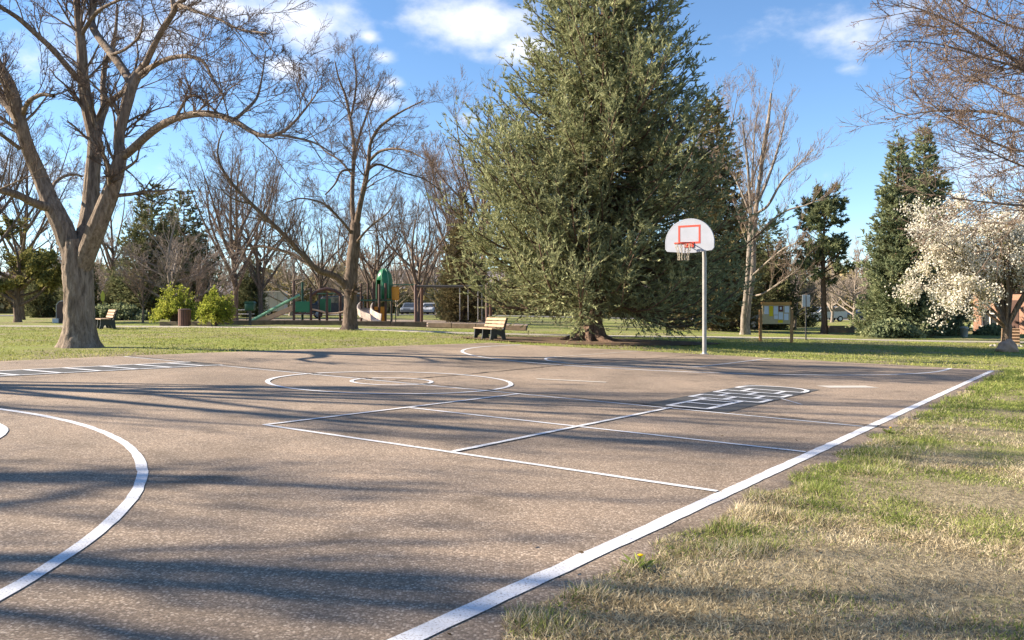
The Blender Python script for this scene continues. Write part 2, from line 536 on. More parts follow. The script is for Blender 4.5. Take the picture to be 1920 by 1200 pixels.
def spawn(rg, P, Rr, count, t0=.2, t1=1., lenf=(.4, .7), ang=(25, 55), up=.08, wig=.12, npts=5, rf=.6, rmin=.004, tl=.55, tipf=.3, Labs=None):
    """children sprouting along a batch of parent branches"""
    B, n, _ = P.shape
    cnt = np.full(B, count) if np.isscalar(count) else np.asarray(count)
    idx = np.repeat(np.arange(B), cnt); K = len(idx)
    t = rg.uniform(t0, t1, K); s = t * (n - 1); i = np.clip(s.astype(int), 0, n - 2); fr = (s - i)[:, None]
    a, b = P[idx, i], P[idx, i + 1]
    pos = a + (b - a) * fr; tg = unit(b - a)
    r = Rr[idx, i] * (1 - fr[:, 0]) + Rr[idx, i + 1] * fr[:, 0]
    Lp = np.linalg.norm(np.diff(P, axis=1), axis=2).sum(1)[idx] if Labs is None else Labs
    L = Lp * rg.uniform(lenf[0], lenf[1], K) * (1 - tl * t)
    pv = rg.normal(size=(K, 3)); pv = unit(pv - tg * (pv * tg).sum(1, keepdims=True))
    an = np.radians(rg.uniform(ang[0], ang[1], K))[:, None]
    d = tg * np.cos(an) + pv * np.sin(an)
    out = np.empty((K, npts, 3)); out[:, 0] = pos; step = (L / (npts - 1))[:, None]
    for k in range(1, npts):
        d = unit(d + rg.normal(0, wig, (K, 3)) + np.array([0, 0, up]))
        out[:, k] = out[:, k - 1] + d * step
    r0 = np.maximum(r * rf, rmin)
    rad = r0[:, None] * np.linspace(1, tipf, npts)[None]
    return out, np.maximum(rad, rmin * .6)


def smooth_path(pts, n):
    """catmull-rom through rows of (x,y,z,r), n evenly spread samples"""
    p = np.asarray(pts, float); e = np.vstack([2 * p[0] - p[1], p, 2 * p[-1] - p[-2]])
    o = []
    for i in range(1, len(e) - 2):
        for t in np.linspace(0, 1, 12, endpoint=False):
            a, b, c, d = e[i - 1], e[i], e[i + 1], e[i + 2]
            o.append(.5 * (2 * b + (c - a) * t + (2 * a - 5 * b + 4 * c - d) * t * t + (3 * b - a - 3 * c + d) * t ** 3))
    o.append(e[-2]); o = np.array(o)
    s = np.concatenate([[0], np.cumsum(np.linalg.norm(np.diff(o[:, :3], axis=0), axis=1))])
    q = np.linspace(0, s[-1], n)
    return np.stack([np.interp(q, s, o[:, j]) for j in range(4)], 1)


def leaf_tris(pos, d, length, width, rg, cross=True):
    """slim leaf or needle-spray triangles: base edge and a tip"""
    K = len(pos); s = unit(np.cross(d, rg.normal(size=(K, 3))))
    w = np.asarray(width).reshape(-1, 1) * np.ones((K, 1)); ln = np.asarray(length).reshape(-1, 1) * np.ones((K, 1))
    tip = pos + d * ln; mid = pos + d * ln * .35
    A = np.stack([pos - s * w * .3, mid + s * w, tip, mid - s * w], 1)
    V = A.reshape(-1, 3); Fq = np.arange(K * 4).reshape(-1, 4)
    if not cross: return V, Fq
    s2 = np.cross(d, s); Bq = np.stack([pos - s2 * w * .3, mid + s2 * w, tip, mid - s2 * w], 1).reshape(-1, 3)
    return np.concatenate([V, Bq]), np.concatenate([Fq, Fq + len(V)])


# ------------------------------------------------------------------ the setting: ground, court, paths
def inside_court(x, y):
    a, b = to_court(x, y)
    return (a > -13.5) & (a < 12.5) & (b > -7.4) & (b < 7.02)


def grid_sheet(name, xs, ys, material, fn):
    X, Y = np.meshgrid(xs, ys); Z = fn(X, Y)
    V = np.stack([X, Y, Z], -1).reshape(-1, 3); nx, ny = len(xs), len(ys)
    i = np.arange(ny - 1)[:, None]; j = np.arange(nx - 1)[None]
    q = np.stack([i * nx + j, i * nx + j + 1, (i + 1) * nx + j + 1, (i + 1) * nx + j], -1).reshape(-1, 4)
    return link(name, np_mesh(name, V, [q], True), material)


def ground_z(X, Y):
    a, b = to_court(X, Y)
    e = np.minimum(np.minimum(a + 13.5, 12.5 - a), np.minimum(b + 7.4, 7.02 - b))    # >0 under the court
    dip = np.clip((e - .04) / .6, 0, 1) * .06 + np.clip(1 - np.abs(e - .05) / .35, 0, 1) * .006
    lump = .012 * np.sin(X * 2.1 + np.sin(Y * 1.3) * 2) + .010 * np.sin(Y * 3.3 + X * .7)
    return G(X, Y) - dip + lump * (np.clip(-e / 1.0, 0, 1)) * np.clip(60 / (np.abs(Y) + 20), 0, 1) * (1 - .0 * X)


xs = np.concatenate([-np.geomspace(34, 900, 26)[::-1], np.arange(-33.6, 33.7, .4), np.geomspace(34, 900, 26)])
ys = np.concatenate([-np.geomspace(20, 600, 18)[::-1], np.arange(-19.4, 45, .4), np.geomspace(45.5, 1200, 40)])
o = grid_sheet('lawn', xs, ys, M['lawn'], ground_z)
tag(o, 'patchy lawn of green and straw coloured grass round the asphalt court', None, kind='structure')

# the court slab, its edges crumbled
def court_slab():
    na, nb = 301, 61
    av, bv = np.linspace(-13.5, 12.5, na), np.linspace(-7.4, 7.02, nb)
    A_, B_ = np.meshgrid(av, bv, indexing='ij')
    rg = np.random.default_rng(3)
    jag = lambda n, s: np.convolve(rg.normal(0, s, n + 6), np.ones(3) / 3, 'same')[3:-3]
    B_ = B_.copy(); A_ = A_.copy()
    wv = .025 * np.sin(av * 2.3) + .02 * np.sin(av * 5.1 + 1) + .03 * np.clip(np.sin(av * 1.1 + 2), 0, 1)
    B_[:, -1] += jag(na, .035) + wv; B_[:, 0] += jag(na, .04) + wv; A_[-1] += jag(nb, .05) - .02 * np.maximum(bv, 0); A_[0] += jag(nb, .05)
    X, Y = CC.x + AX.x * A_ + BX.x * B_, CC.y + AX.y * A_ + BX.y * B_
    V = np.stack([X, Y, G(X, Y)], -1).reshape(-1, 3)
    i = np.arange(na - 1)[:, None]; j = np.arange(nb - 1)[None]
    q = np.stack([i * nb + j, i * nb + j + 1, (i + 1) * nb + j + 1, (i + 1) * nb + j], -1).reshape(-1, 4)[:, ::-1]
    ring = np.concatenate([np.arange(nb), np.arange(1, na) * nb + nb - 1, (na - 1) * nb + np.arange(nb - 2, -1, -1), np.arange(na - 2, 0, -1) * nb])
    ra, rb = A_.reshape(-1)[ring], B_.reshape(-1)[ring]
    oa = np.where(ra > 12.2, 1., np.where(ra < -13.2, -1., 0.)); ob = np.where(rb > 6.85, 1., np.where(rb < -7.2, -1., 0.))
    wd = rg.uniform(.03, .10, len(ring))
    low = V[ring] + np.stack([(AX.x * oa + BX.x * ob) * wd, (AX.y * oa + BX.y * ob) * wd, -rg.uniform(.022, .034, len(ring))], 1); nV = len(V); n = len(ring)
    k = np.arange(n); side = np.stack([ring[k], ring[(k + 1) % n], nV + (k + 1) % n, nV + k], 1)
    o = link('basketball_court', np_mesh('basketball_court', np.vstack([V, low]), [q, side]), M['asphalt'])
    return tag(o, 'weathered tan asphalt sports court with white painted lines', None, kind='structure')


COURT = court_slab()


def stroke(name, pts, w, material='line_paint', lift=.004, closed=False, seed=0, parent=None, label=None):
    """a painted band of width w following points in court metres"""
    p = np.asarray(pts, float)
    d = np.linalg.norm(np.diff(p, axis=0), axis=1); s = np.concatenate([[0], np.cumsum(d)])
    n = max(2, int(s[-1] / .12)); q = np.linspace(0, s[-1], n)
    p = np.stack([np.interp(q, s, p[:, 0]), np.interp(q, s, p[:, 1])], 1)
    t = np.gradient(p, axis=0); t /= np.linalg.norm(t, axis=1, keepdims=True)
    nn = np.stack([-t[:, 1], t[:, 0]], 1)
    rg = np.random.default_rng(seed + n); j1, j2 = rg.normal(0, .0025, (n, 1)), rg.normal(0, .0025, (n, 1))
    L_, R_ = p + nn * (w / 2 + j1), p - nn * (w / 2 + j2)
    C2 = np.concatenate([L_, R_]); X, Y = court(C2[:, 0], C2[:, 1])
    V = np.stack([X, Y, G(X, Y) + lift], 1); k = np.arange(n - 1)
    f = np.stack([k, k + 1, n + k + 1, n + k], 1)
    o = link(name, np_mesh(name, V, [f]), M[material], parent or COURT)
    if label: o['label'] = label
    return o


def arc(ca, cb, r, a0, a1, n=60):
    return [(ca + r * math.cos(t), cb + r * math.sin(t)) for t in np.linspace(R(a0), R(a1), n)]


stroke('sideline', [(-12.6, 6.79), (12.15, 6.79)], .096)
stroke('centre_line', [(-.02, -7.2), (-.02, 6.73)], .055, 'line_paint')
stroke('centre_circle', arc(0, 0, 1.80, 0, 360, 120), .07, lift=.008)
stroke('jump_circle', arc(0, 0, .60, 0, 360, 60), .06, lift=.008)
for s in (1, -1):
    a0 = (90, 270) if s > 0 else (-90, 90)
    cb, rr = (0, 5.95) if s > 0 else (.3, 6.05)
    stroke('three_point_arc', [(s * 12.2, cb - rr)] + arc(s * 11.33, cb, rr, 270 if s > 0 else -90, 90, 90) + [(s * 12.2, cb + rr)], .085 if s > 0 else .07, lift=.004)
    stroke('free_throw_arc', arc(s * (7.75 if s > 0 else 7.55), cb, 1.86 if s > 0 else 1.75, 90 if s > 0 else -90, 270 if s > 0 else 90, 50), .065, lift=.006)
    stroke('lane_line', [(s * 7.72, 1.86), (s * 12.2, 1.80)], .06, lift=.0075)
    stroke('lane_line', [(s * 7.72, -1.86), (s * 12.2, -1.95)], .06, 'faded_paint' if s > 0 else 'line_paint', lift=.0075)
    stroke('free_throw_line', [(s * 7.75, -1.83), (s * 7.75, 1.83)], .055, 'faded_paint', lift=.009)
# four-square grid
stroke('four_square_line', [(-4.22, 2.30), (-4.15, 6.73)], .055, lift=.006)
stroke('four_square_line', [(-2.24, 2.36), (-2.14, 6.73)], .055, lift=.006)
stroke('four_square_line', [(-4.24, 2.31), (-.05, 2.36)], .055, lift=.0085)
stroke('four_square_line', [(-4.16, 4.53), (.02, 4.53)], .055, lift=.0085)
# hopscotch on a grey painted panel
stroke('hopscotch_panel', [(.06, 4.66), (4.0, 4.66)], 1.10, 'grey_paint', lift=.005, label='dark grey painted panel under the white hopscotch boxes')
HB = [((.18, 4.42), (1.55, 4.42)), ((.18, 4.92), (1.55, 4.92)), ((.18, 4.40), (.18, 4.94)), ((.75, 4.42), (.75, 4.92)), ((1.25, 4.42), (1.25, 4.92)),
      ((1.55, 4.17), (1.55, 5.17)), ((2.05, 4.17), (2.05, 5.17)), ((1.55, 4.19), (2.05, 4.19)), ((1.55, 5.15), (2.05, 5.15)), ((1.55, 4.67), (2.05, 4.67)),
      ((2.05, 4.42), (2.55, 4.42)), ((2.05, 4.92), (2.55, 4.92)), ((2.55, 4.17), (2.55, 5.17)), ((3.05, 4.17), (3.05, 5.17)), ((2.55, 4.19), (3.05, 4.19)),
      ((2.55, 5.15), (3.05, 5.15)), ((2.55, 4.67), (3.05, 4.67)), ((3.05, 4.42), (3.6, 4.42)), ((3.05, 4.92), (3.6, 4.92)), ((3.6, 4.17), (3.6, 5.17))]
HB = [tuple((a * .89 + .02, b) for (a, b) in h) for h in HB]
for i, h in enumerate(HB):
    stroke('hopscotch_line', h, .072, lift=.010 + .0006 * (i % 5), seed=i)
stroke('hopscotch_arch', [(3.22, 4.17)] + arc(3.42, 4.67, .5, -90, 90, 30) + [(3.22, 5.17)], .072, lift=.0135)
# ladder of painted boxes by the far side
stroke('ladder_panel', [(-8, -4.62), (.1, -4.62)], .95, 'grey_paint', lift=.005, label='grey painted strip under the white ladder boxes')
for b in (-5.08, -4.16): stroke('ladder_rail', [(-8, b), (.1, b)], .07, lift=.0100)
for i, a in enumerate(np.arange(-7.9, .15, .62)): stroke('ladder_rung', [(a, -5.08), (a + .12, -4.16)], .10, lift=.0115, seed=i)
stroke('paint_patch', [(2.15, 1.2), (2.5, 2.3)], .12, 'faded_paint', lift=.006)
stroke('paint_patch', [(4.6, 5.1), (5.3, 5.7)], .35, 'faded_paint', lift=.006)
stroke('chalk_mark', [(1.63, 5.62), (2.15, 5.2)], .03, 'line_paint', lift=.006)


def crack(pts, w, seed, lift=.006):
    rg = np.random.default_rng(seed); p = np.asarray(pts, float)
    s = np.concatenate([[0], np.cumsum(np.linalg.norm(np.diff(p, axis=0), axis=1))]); q = np.arange(0, s[-1], .09)
    c = np.stack([np.interp(q, s, p[:, 0]), np.interp(q, s, p[:, 1])], 1)
    c += np.convolve(rg.normal(0, .03, len(q)), np.ones(4) / 4, 'same')[:, None] * np.array([[.8, .8]])
    n = len(c); t = np.gradient(c, axis=0); t /= np.linalg.norm(t, axis=1, keepdims=True); nn = np.stack([-t[:, 1], t[:, 0]], 1)
    ww = w * (.45 + .8 * rg.random((n, 1)))
    C2 = np.concatenate([c + nn * ww / 2, c - nn * ww / 2]); X, Y = court(C2[:, 0], C2[:, 1])
    k = np.arange(n - 1)
    link('crack', np_mesh('crack', np.stack([X, Y, G(X, Y) + lift], 1), [np.stack([k, k + 1, n + k + 1, n + k], 1)]), M['tar'], COURT)


crack([(.05, -7.2), (.06, -2), (.05, 2.2), (.07, 4.6), (.05, 6.95)], .06, 1, .0165)
crack([(.1, -.12), (2, -.1), (5.8, -.3), (9, -.15), (12.3, -.05)], .045, 2)
crack([(4.2, -7.2), (4.6, -3), (3.9, .6)], .012, 6, .012)
crack([(8.4, 6.9), (8.1, 3.2), (8.6, .2)], .012, 8, .012)

# ------------------------------------------------------------------ paths, beds and the road
def ribbon(name, pix_pts, w, material, lift, label, extra=None):
    """a path of constant width along ground points"""
    p = np.array(pix_pts, float); s = np.concatenate([[0], np.cumsum(np.linalg.norm(np.diff(p, axis=0), axis=1))])
    q = np.linspace(0, s[-1], max(12, int(s[-1] / .5))); c = np.stack([np.interp(q, s, p[:, 0]), np.interp(q, s, p[:, 1])], 1)
    for _ in range(6): c[1:-1] = (c[:-2] + c[1:-1] * 2 + c[2:]) / 4
    t = np.gradient(c, axis=0); t /= np.linalg.norm(t, axis=1, keepdims=True); nn = np.stack([-t[:, 1], t[:, 0]], 1)
    C2 = np.concatenate([c + nn * w / 2, c - nn * w / 2]); n = len(c); k = np.arange(n - 1)
    Vt = np.stack([C2[:, 0], C2[:, 1], G(C2[:, 0], C2[:, 1]) + lift], 1); Vb = Vt - np.array([0, 0, .10])
    V = np.concatenate([Vt, Vb]); f = np.concatenate([np.stack([k, k + 1, n + k + 1, n + k], 1)[:, ::-1], np.stack([k, k + 1, 2 * n + k + 1, 2 * n + k], 1), np.stack([n + k, n + k + 1, 3 * n + k + 1, 3 * n + k], 1)[:, ::-1]])
    o = link(name, np_mesh(name, V, [f]), M[material])
    return tag(o, label, None, kind='structure')


ribbon('path', [(-30, 41.5), (-16, 40.0), (-9, 38.5), (-2, 35.5), (3, 35.5), (8, 37.5), (14, 39.5), (24, 39.5), (45, 41)], 1.5, 'concrete', .035, 'pale concrete footpath curving behind the spruce and kiosk')
ribbon('road', [(-140, 84), (-60, 86), (-20, 100), (30, 112), (80, 112), (160, 108)], 9, 'road', .045, 'grey street with parked cars beyond the park')


def blob_sheet(name, outline, material, lift, label):
    n = len(outline); c = np.mean(outline, axis=0)
    rings = []
    for s in (0.0, .35, .7, 1.0):
        for p in outline: rings.append(c + (np.array(p) - c) * s)
    P = np.array(rings); V = np.stack([P[:, 0], P[:, 1], G(P[:, 0], P[:, 1]) + lift], 1)
    f = [(r * n + i, r * n + (i + 1) % n, (r + 1) * n + (i + 1) % n, (r + 1) * n + i) for r in range(3) for i in range(n)]
    o = link(name, np_mesh(name, V, [np.array(f)]), M[material])
    return tag(o, label, None, kind='structure')


bed = [(foot(400, 45)[:2]), (foot(640, 45.5)[:2]), (foot(800, 44)[:2]), (foot(985, 42)[:2]), (foot(990, 58)[:2]), (foot(800, 64)[:2]), (foot(600, 66)[:2]), (foot(420, 62)[:2])]
blob_sheet('playground_bed', [np.array(b) for b in bed], 'sand', .03, 'sandy playground bed inside a timber edging')
sp = Vector((2.87, 30.3))
circle = [np.array((sp.x + math.cos(t) * (4.6 + .5 * math.sin(3 * t)), sp.y + math.sin(t) * (3.1 + .4 * math.cos(4 * t)))) for t in np.linspace(0, 2 * math.pi, 28, endpoint=False)]
blob_sheet('needle_litter', circle, 'mulch', .024, 'brown needle litter on bare soil under the big spruce')

# ------------------------------------------------------------------ trees
def limb_rows(Y0, rows):
    out = []
    for r in rows:
        px, py, rp = r[:3]; Y = Y0 + (r[3] if len(r) > 3 else 0)
        p = ray(px, py, Y); out.append((p.x, p.y, p.z, rp / F * Y))
    return out


def bark_noise(P, Rr, amt, rg):
    return Rr * (1 + rg.normal(0, amt, Rr.shape))


def twigs_from(rg, P, Rr, spec):
    """levels of smaller and smaller branches"""
    levels = []
    for s in spec:
        P, Rr = spawn(rg, P, Rr, **s)
        levels.append((P, Rr))
    return levels


def bare_tree(name, label, Y0, limbs, spec0, spec, mats, seed, group=None, cat='tree', base=None, n_limb=22, rs=1.0, furrow=None):
    """a leafless tree whose main limbs follow given paths; limbs = list of rows (px, py, radius px, depth offset)"""
    rg = np.random.default_rng(seed)
    L = np.stack([smooth_path(limb_rows(Y0, l), n_limb) for l in limbs])
    P, Rr = L[..., :3], L[..., 3].copy()
    Rr[1:] *= rs
    b = P[0, 0].copy(); b[2] = g(b[0], b[1]) - .05
    root = thing(name, label, cat, b, 0, group)
    if furrow:
        n2 = 110; P2 = np.stack([np.stack([np.interp(np.linspace(0, 1, n2), np.linspace(0, 1, n_limb), P[i, :, j]) for j in range(3)], 1) for i in furrow])
        R2 = np.stack([np.interp(np.linspace(0, 1, n2), np.linspace(0, 1, n_limb), Rr[i]) for i in furrow]); k2 = 44
        V, Fq = tubes([(P2 - b, R2, k2)]); W4 = V.reshape(len(furrow), n2, k2, 3); C4 = (P2 - b)[:, :, None]
        th = (np.arange(k2) * 2 * np.pi / k2)[None, None]; zz = np.linspace(0, 1, n2)[None, :, None] * 40
        rid = np.sin(11 * th + .9 * np.sin(zz * .5) + .5 * np.sin(zz * 1.3 + th)) + .6 * np.sin(17 * th - 1.1 * np.sin(zz * .8 + 2)) + .10 * rg.normal(size=(len(furrow), n2, k2))
        amp = .012 * np.clip(R2 / .3, .25, 1.2)[:, :, None]
        fl = np.zeros((len(furrow), n2, k2)); zr = np.clip(P2[0, :, 2] - b[2], 0, 9)[:, None]
        fl[0] = .13 * np.exp(-zr / .22) * (np.sin(5 * th[0] + .6) + .5 * np.sin(3 * th[0] + 2))
        V = (C4 + (W4 - C4) * (1 + fl[..., None]) + unit(W4 - C4) * (rid * amp)[..., None]).reshape(-1, 3)
        rest = [i for i in range(len(P)) if i not in furrow]
        V2, F2 = tubes([((P - b)[rest], bark_noise(P, Rr, .035, rg)[rest], 14)])
        Fq = np.concatenate([Fq, F2 + len(V)]); V = np.concatenate([V, V2])
    else:
        V, Fq = tubes([(P - b, bark_noise(P, Rr, .035, rg), 14)])
    link('trunk', np_mesh('trunk', V, [Fq], True), M[mats[0]], root)
    length = np.linalg.norm(np.diff(P, axis=1), axis=2).sum(1)
    cnt = np.maximum(2, (length * spec0['per_m']).astype(int)); cnt[0] = spec0.get('trunk', 0)
    tot = int(cnt.sum())
    s0 = {k: v for k, v in spec0.items() if k not in ('per_m', 'trunk')}
    P1, R1 = spawn(rg, P, Rr, cnt, Labs=np.ones(tot), **s0)
    lev = [(P1, R1)] + twigs_from(rg, P1, R1, spec)
    gr = [(p - b, r, 6 if i == 0 else (4 if i == 1 else 3)) for i, (p, r) in enumerate(lev)]
    V, Fq = tubes(gr[:1]); link('branches', np_mesh('branches', V, [Fq], True), M[mats[1]], root)['kind'] = 'stuff'
    V, Fq = tubes(gr[1:]); link('twigs', np_mesh('twigs', V, [Fq], False), M[mats[2]], root)['kind'] = 'stuff'
    return root


TW = [dict(count=6, t0=.15, lenf=(.40, .75), ang=(22, 50), up=.10, wig=.16, npts=4, rf=.58, rmin=.006),
      dict(count=5, t0=.12, lenf=(.40, .75), ang=(22, 52), up=.10, wig=.18, npts=3, rf=.62, rmin=.0048),
      dict(count=3, t0=.15, lenf=(.50, .95), ang=(20, 50), up=.08, wig=.16, npts=2, rf=.7, rmin=.0040)]

# the big forked tree by the court
Y0 = 20.2
LEFT = [
    [(149, 662, 50), (149, 652, 40), (149, 640, 34.5), (149, 610, 27.5), (148, 560, 25.5), (146, 520, 26), (144, 480, 25), (141, 450, 20)],
    [(147, 520, 16), (128, 455, 20), (113, 415, 20), (97, 385, 17.5), (74, 328, 14.5), (50, 272, 13, -.3), (38, 230, 12.5, -.5), (34, 208, 11, -.5), (22, 165, 10, -.7), (2, 128, 9, -.8), (-25, 85, 7.5, -.9), (-60, 10, 5, -1)],
    [(38, 235, 8, -.5), (18, 205, 7.5, -.3), (0, 178, 6.5, -.1), (-30, 130, 5, .2), (-50, 60, 3, .5)],
    [(36, 278, 4.5, -.4), (15, 262, 4, -.9), (-5, 248, 3.5, -1.3), (-50, 225, 2.5, -1.9)],
    [(42, 214, 5, -.5), (52, 193, 5, -.9), (66, 182, 4.6, -1.1), (82, 177, 4, -1.2), (101, 180, 3.8, -1.3)],
    [(86, 388, 10, -.2), (62, 380, 8.5, -.6), (34, 366, 8, -1.1), (2, 357, 7, -1.6), (-40, 352, 5, -2.2), (-90, 320, 3, -3)],
    [(97, 356, 3.4, .3), (103, 343, 3.2, .8), (120, 331, 3, 1.1), (140, 327, 2.6, 1.3), (155, 331, 2, 1.5)],
    [(150, 500, 15), (160, 440, 18, .3), (169, 395, 17, .5), (173, 330, 14.5, .6), (178, 262, 13.5, .7), (166, 212, 12.5, .7), (156, 150, 11, .6), (153, 90, 9.5, .5), (149, 55, 8.5, .4), (144, 5, 6.5, .4), (140, -60, 5, .4), (146, -150, 2.5, .3)],
    [(150, 152, 6.5, .5), (128, 127, 6, .2), (98, 92, 6, -.1), (72, 68, 5.5, -.4), (34, 34, 5, -.8), (-5, 8, 4, -1.2), (-60, -40, 2.5, -1.6)],
    [(181, 258, 10, .7), (188, 222, 9.5, 1.0), (197, 198, 8, 1.3), (193, 165, 6, 1.5), (198, 118, 5, 1.8), (215, 70, 3.6, 2), (220, 10, 2.4, 2.2)],
    [(197, 200, 6, 1.3), (215, 184, 6, 1.2), (240, 168, 6, 1.0)],
    [(149, 520, 16), (167, 465, 18.5, -.2), (184, 420, 18.5, -.4), (205, 368, 16.5, -.5), (220, 318, 14.5, -.6), (227, 285, 12, -.6), (222, 262, 10.5, -.6), (234, 208, 11, -.6), (247, 160, 11.5, -.6), (258, 138, 10, -.6)],
    [(248, 158, 9.5, -.6), (232, 132, 9, -.4), (212, 104, 8.5, -.1), (188, 74, 8, .2), (172, 45, 7.5, .4), (175, 12, 7, .5), (178, -40, 5.5, .6), (170, -120, 3, .8)],
    [(258, 138, 8, -.6), (272, 122, 7, -.8), (284, 95, 6.5, -1), (304, 56, 6, -1.3), (324, 26, 6, -1.6), (334, 6, 5, -1.8), (372, -20, 4, -2), (420, -80, 2, -2.2)],
    [(326, 24, 5, -1.6), (322, -10, 4.5, -1.5), (310, -60, 3, -1.4)],
    [(258, 142, 6, -.6), (282, 127, 5.5, -.9), (308, 113, 5, -1.3), (335, 106, 4.6, -1.6), (362, 107, 4, -1.9), (383, 118, 3.4, -2.1), (400, 150, 2.5, -2.4), (415, 175, 1.6, -2.6)],
    [(228, 296, 9, -.6), (248, 280, 8.8, -.8), (275, 255, 8.4, -1.1), (302, 235, 8, -1.5), (335, 220, 7.4, -1.9), (372, 213, 7, -2.3), (405, 215, 6.6, -2.6), (440, 227, 6, -2.9), (478, 250, 5, -3.2), (505, 256, 4.4, -3.4), (530, 248, 3.6, -3.5), (560, 220, 2.6, -3.6), (592, 178, 1.6, -3.7)],
    [(328, 224, 3.2, -1.9), (338, 205, 3.2, -2.1), (352, 183, 3.2, -2.3), (370, 181, 3, -2.5), (390, 196, 2.6, -2.6), (410, 213, 2, -2.7)],
    [(440, 225, 4, -2.9), (462, 205, 3.4, -2.7), (482, 182, 2.8, -2.5), (492, 140, 1.8, -2.3), (498, 95, 1.1, -2.1)],
    [(518, 252, 3, -3.5), (552, 258, 2.6, -3.3), (590, 268, 2.0, -3.1), (628, 290, 1.2, -3)],
    [(334, 8, 3.5, -1.8), (370, 22, 3.2, -2.2), (410, 36, 2.8, -2.6), (450, 55, 2.2, -3), (500, 62, 1.4, -3.4)],
    [(150, 70, 4.5, .5), (162, 50, 4, .2), (180, 24, 3.6, -.2), (210, 6, 3, -.6), (250, -10, 2.2, -1)],
    [(205, 104, 3.4, -.1), (235, 92, 3, -.7), (262, 66, 2.4, -1.1), (268, 30, 1.6, -1.4)],
]
big = bare_tree('forked_tree', 'large leafless tree with thick forked grey trunk beside the court', Y0, LEFT,
                dict(per_m=3.3, trunk=0, t0=.36, lenf=(.6, 2.3), tl=.2, ang=(28, 62), up=.07, wig=.13, npts=7, rf=.28, rmin=.010), TW,
                ('bark_grey', 'bark_grey', 'twig'), 11, rs=.9, furrow=[0, 1, 7, 11])

# the leaning tree by the playground
Y0 = 37.0
MID = [
    [(655, 623, 22), (656, 612, 15), (657, 580, 12.5), (657, 545, 12.5), (659, 510, 12), (662, 480, 11.5), (665, 450, 10), (667, 418, 9.5)],
    [(652, 545, 9.5), (640, 525, 9.5, -.3), (622, 515, 9, -.6), (603, 510, 8.5, -1), (588, 500, 7.5, -1.3), (560, 470, 7, -1.6), (528, 436, 6.4, -2), (492, 402, 5.8, -2.4), (455, 366, 5, -2.8), (428, 335, 4.2, -3.1), (411, 305, 3.5, -3.3), (408, 275, 2.5, -3.4), (418, 245, 1.6, -3.5)],
    [(595, 505, 6, -1.2), (572, 492, 5.6, -.8), (550, 477, 5, -.4), (520, 468, 4, 0), (488, 462, 3.4, .3), (460, 468, 2.4, .5), (425, 455, 1.5, .8)],
    [(470, 382, 2.6, -2.6), (445, 376, 2.4, -3), (425, 365, 2, -3.3), (408, 345, 1.4, -3.5)],
    [(666, 430, 8, 0), (661, 395, 6.5, .3), (661, 340, 6, .6), (664, 280, 5, .9), (657, 225, 4.5, 1.2), (648, 180, 3.6, 1.4), (636, 150, 2.6, 1.5), (628, 115, 1.6, 1.6)],
    [(668, 425, 8.5, 0), (674, 390, 8, -.2), (684, 345, 7, -.5), (692, 300, 6, -.7), (693, 275, 5, -.8), (706, 245, 4.4, -.9), (728, 225, 3.8, -1.2), (755, 208, 2.8, -1.5), (795, 188, 1.6, -1.9)],
    [(694, 300, 4.6, -.7), (712, 284, 4, -1.1), (738, 279, 3.4, -1.5), (765, 283, 2.6, -2), (800, 300, 1.6, -2.5)],
    [(688, 320, 3.6, -.6), (708, 308, 3.4, -.2), (732, 316, 3, .2), (760, 325, 2.4, .6), (800, 338, 1.8, 1.1), (838, 368, 1.2, 1.6)],
    [(664, 300, 3.6, .8), (672, 262, 3.4, 1), (686, 220, 3, 1.2), (702, 180, 2.2, 1.4), (712, 160, 1.2, 1.5)],
    [(656, 225, 3.2, 1.2), (664, 190, 3, 1), (668, 150, 2.4, .8), (664, 105, 1.4, .6)],
    [(660, 440, 4.5, 0), (650, 425, 4, -.4), (632, 405, 3.6, -.8), (612, 385, 3, -1.2), (590, 376, 2.6, -1.5), (562, 372, 2, -1.8), (532, 382, 1.4, -2.2)],
    [(663, 500, 3, .1), (640, 486, 2.6, .5), (634, 460, 2, .8), (638, 420, 1.4, 1)],
    [(665, 460, 4, 0), (680, 440, 3.4, -.5), (700, 420, 2.8, -.9), (726, 400, 2, -1.3), (745, 372, 1.2, -1.6)],
    [(658, 318, 3.6, .6), (640, 322, 3.2, 0), (628, 345, 2.6, -.4), (610, 365, 1.8, -.8)],
    [(662, 330, 3, .6), (636, 300, 2.6, .9), (606, 280, 2.0, 1.3), (575, 240, 1.2, 1.8)],
]
bare_tree('leaning_tree', 'leafless tree with one long limb leaning out over the playground slide', Y0, MID,
          dict(per_m=3.4, trunk=2, t0=.22, lenf=(.8, 2.4), tl=.2, ang=(28, 62), up=.10, wig=.13, npts=6, rf=.30, rmin=.010), TW,
          ('bark_brown', 'bark_brown', 'twig'), 12, rs=.66)

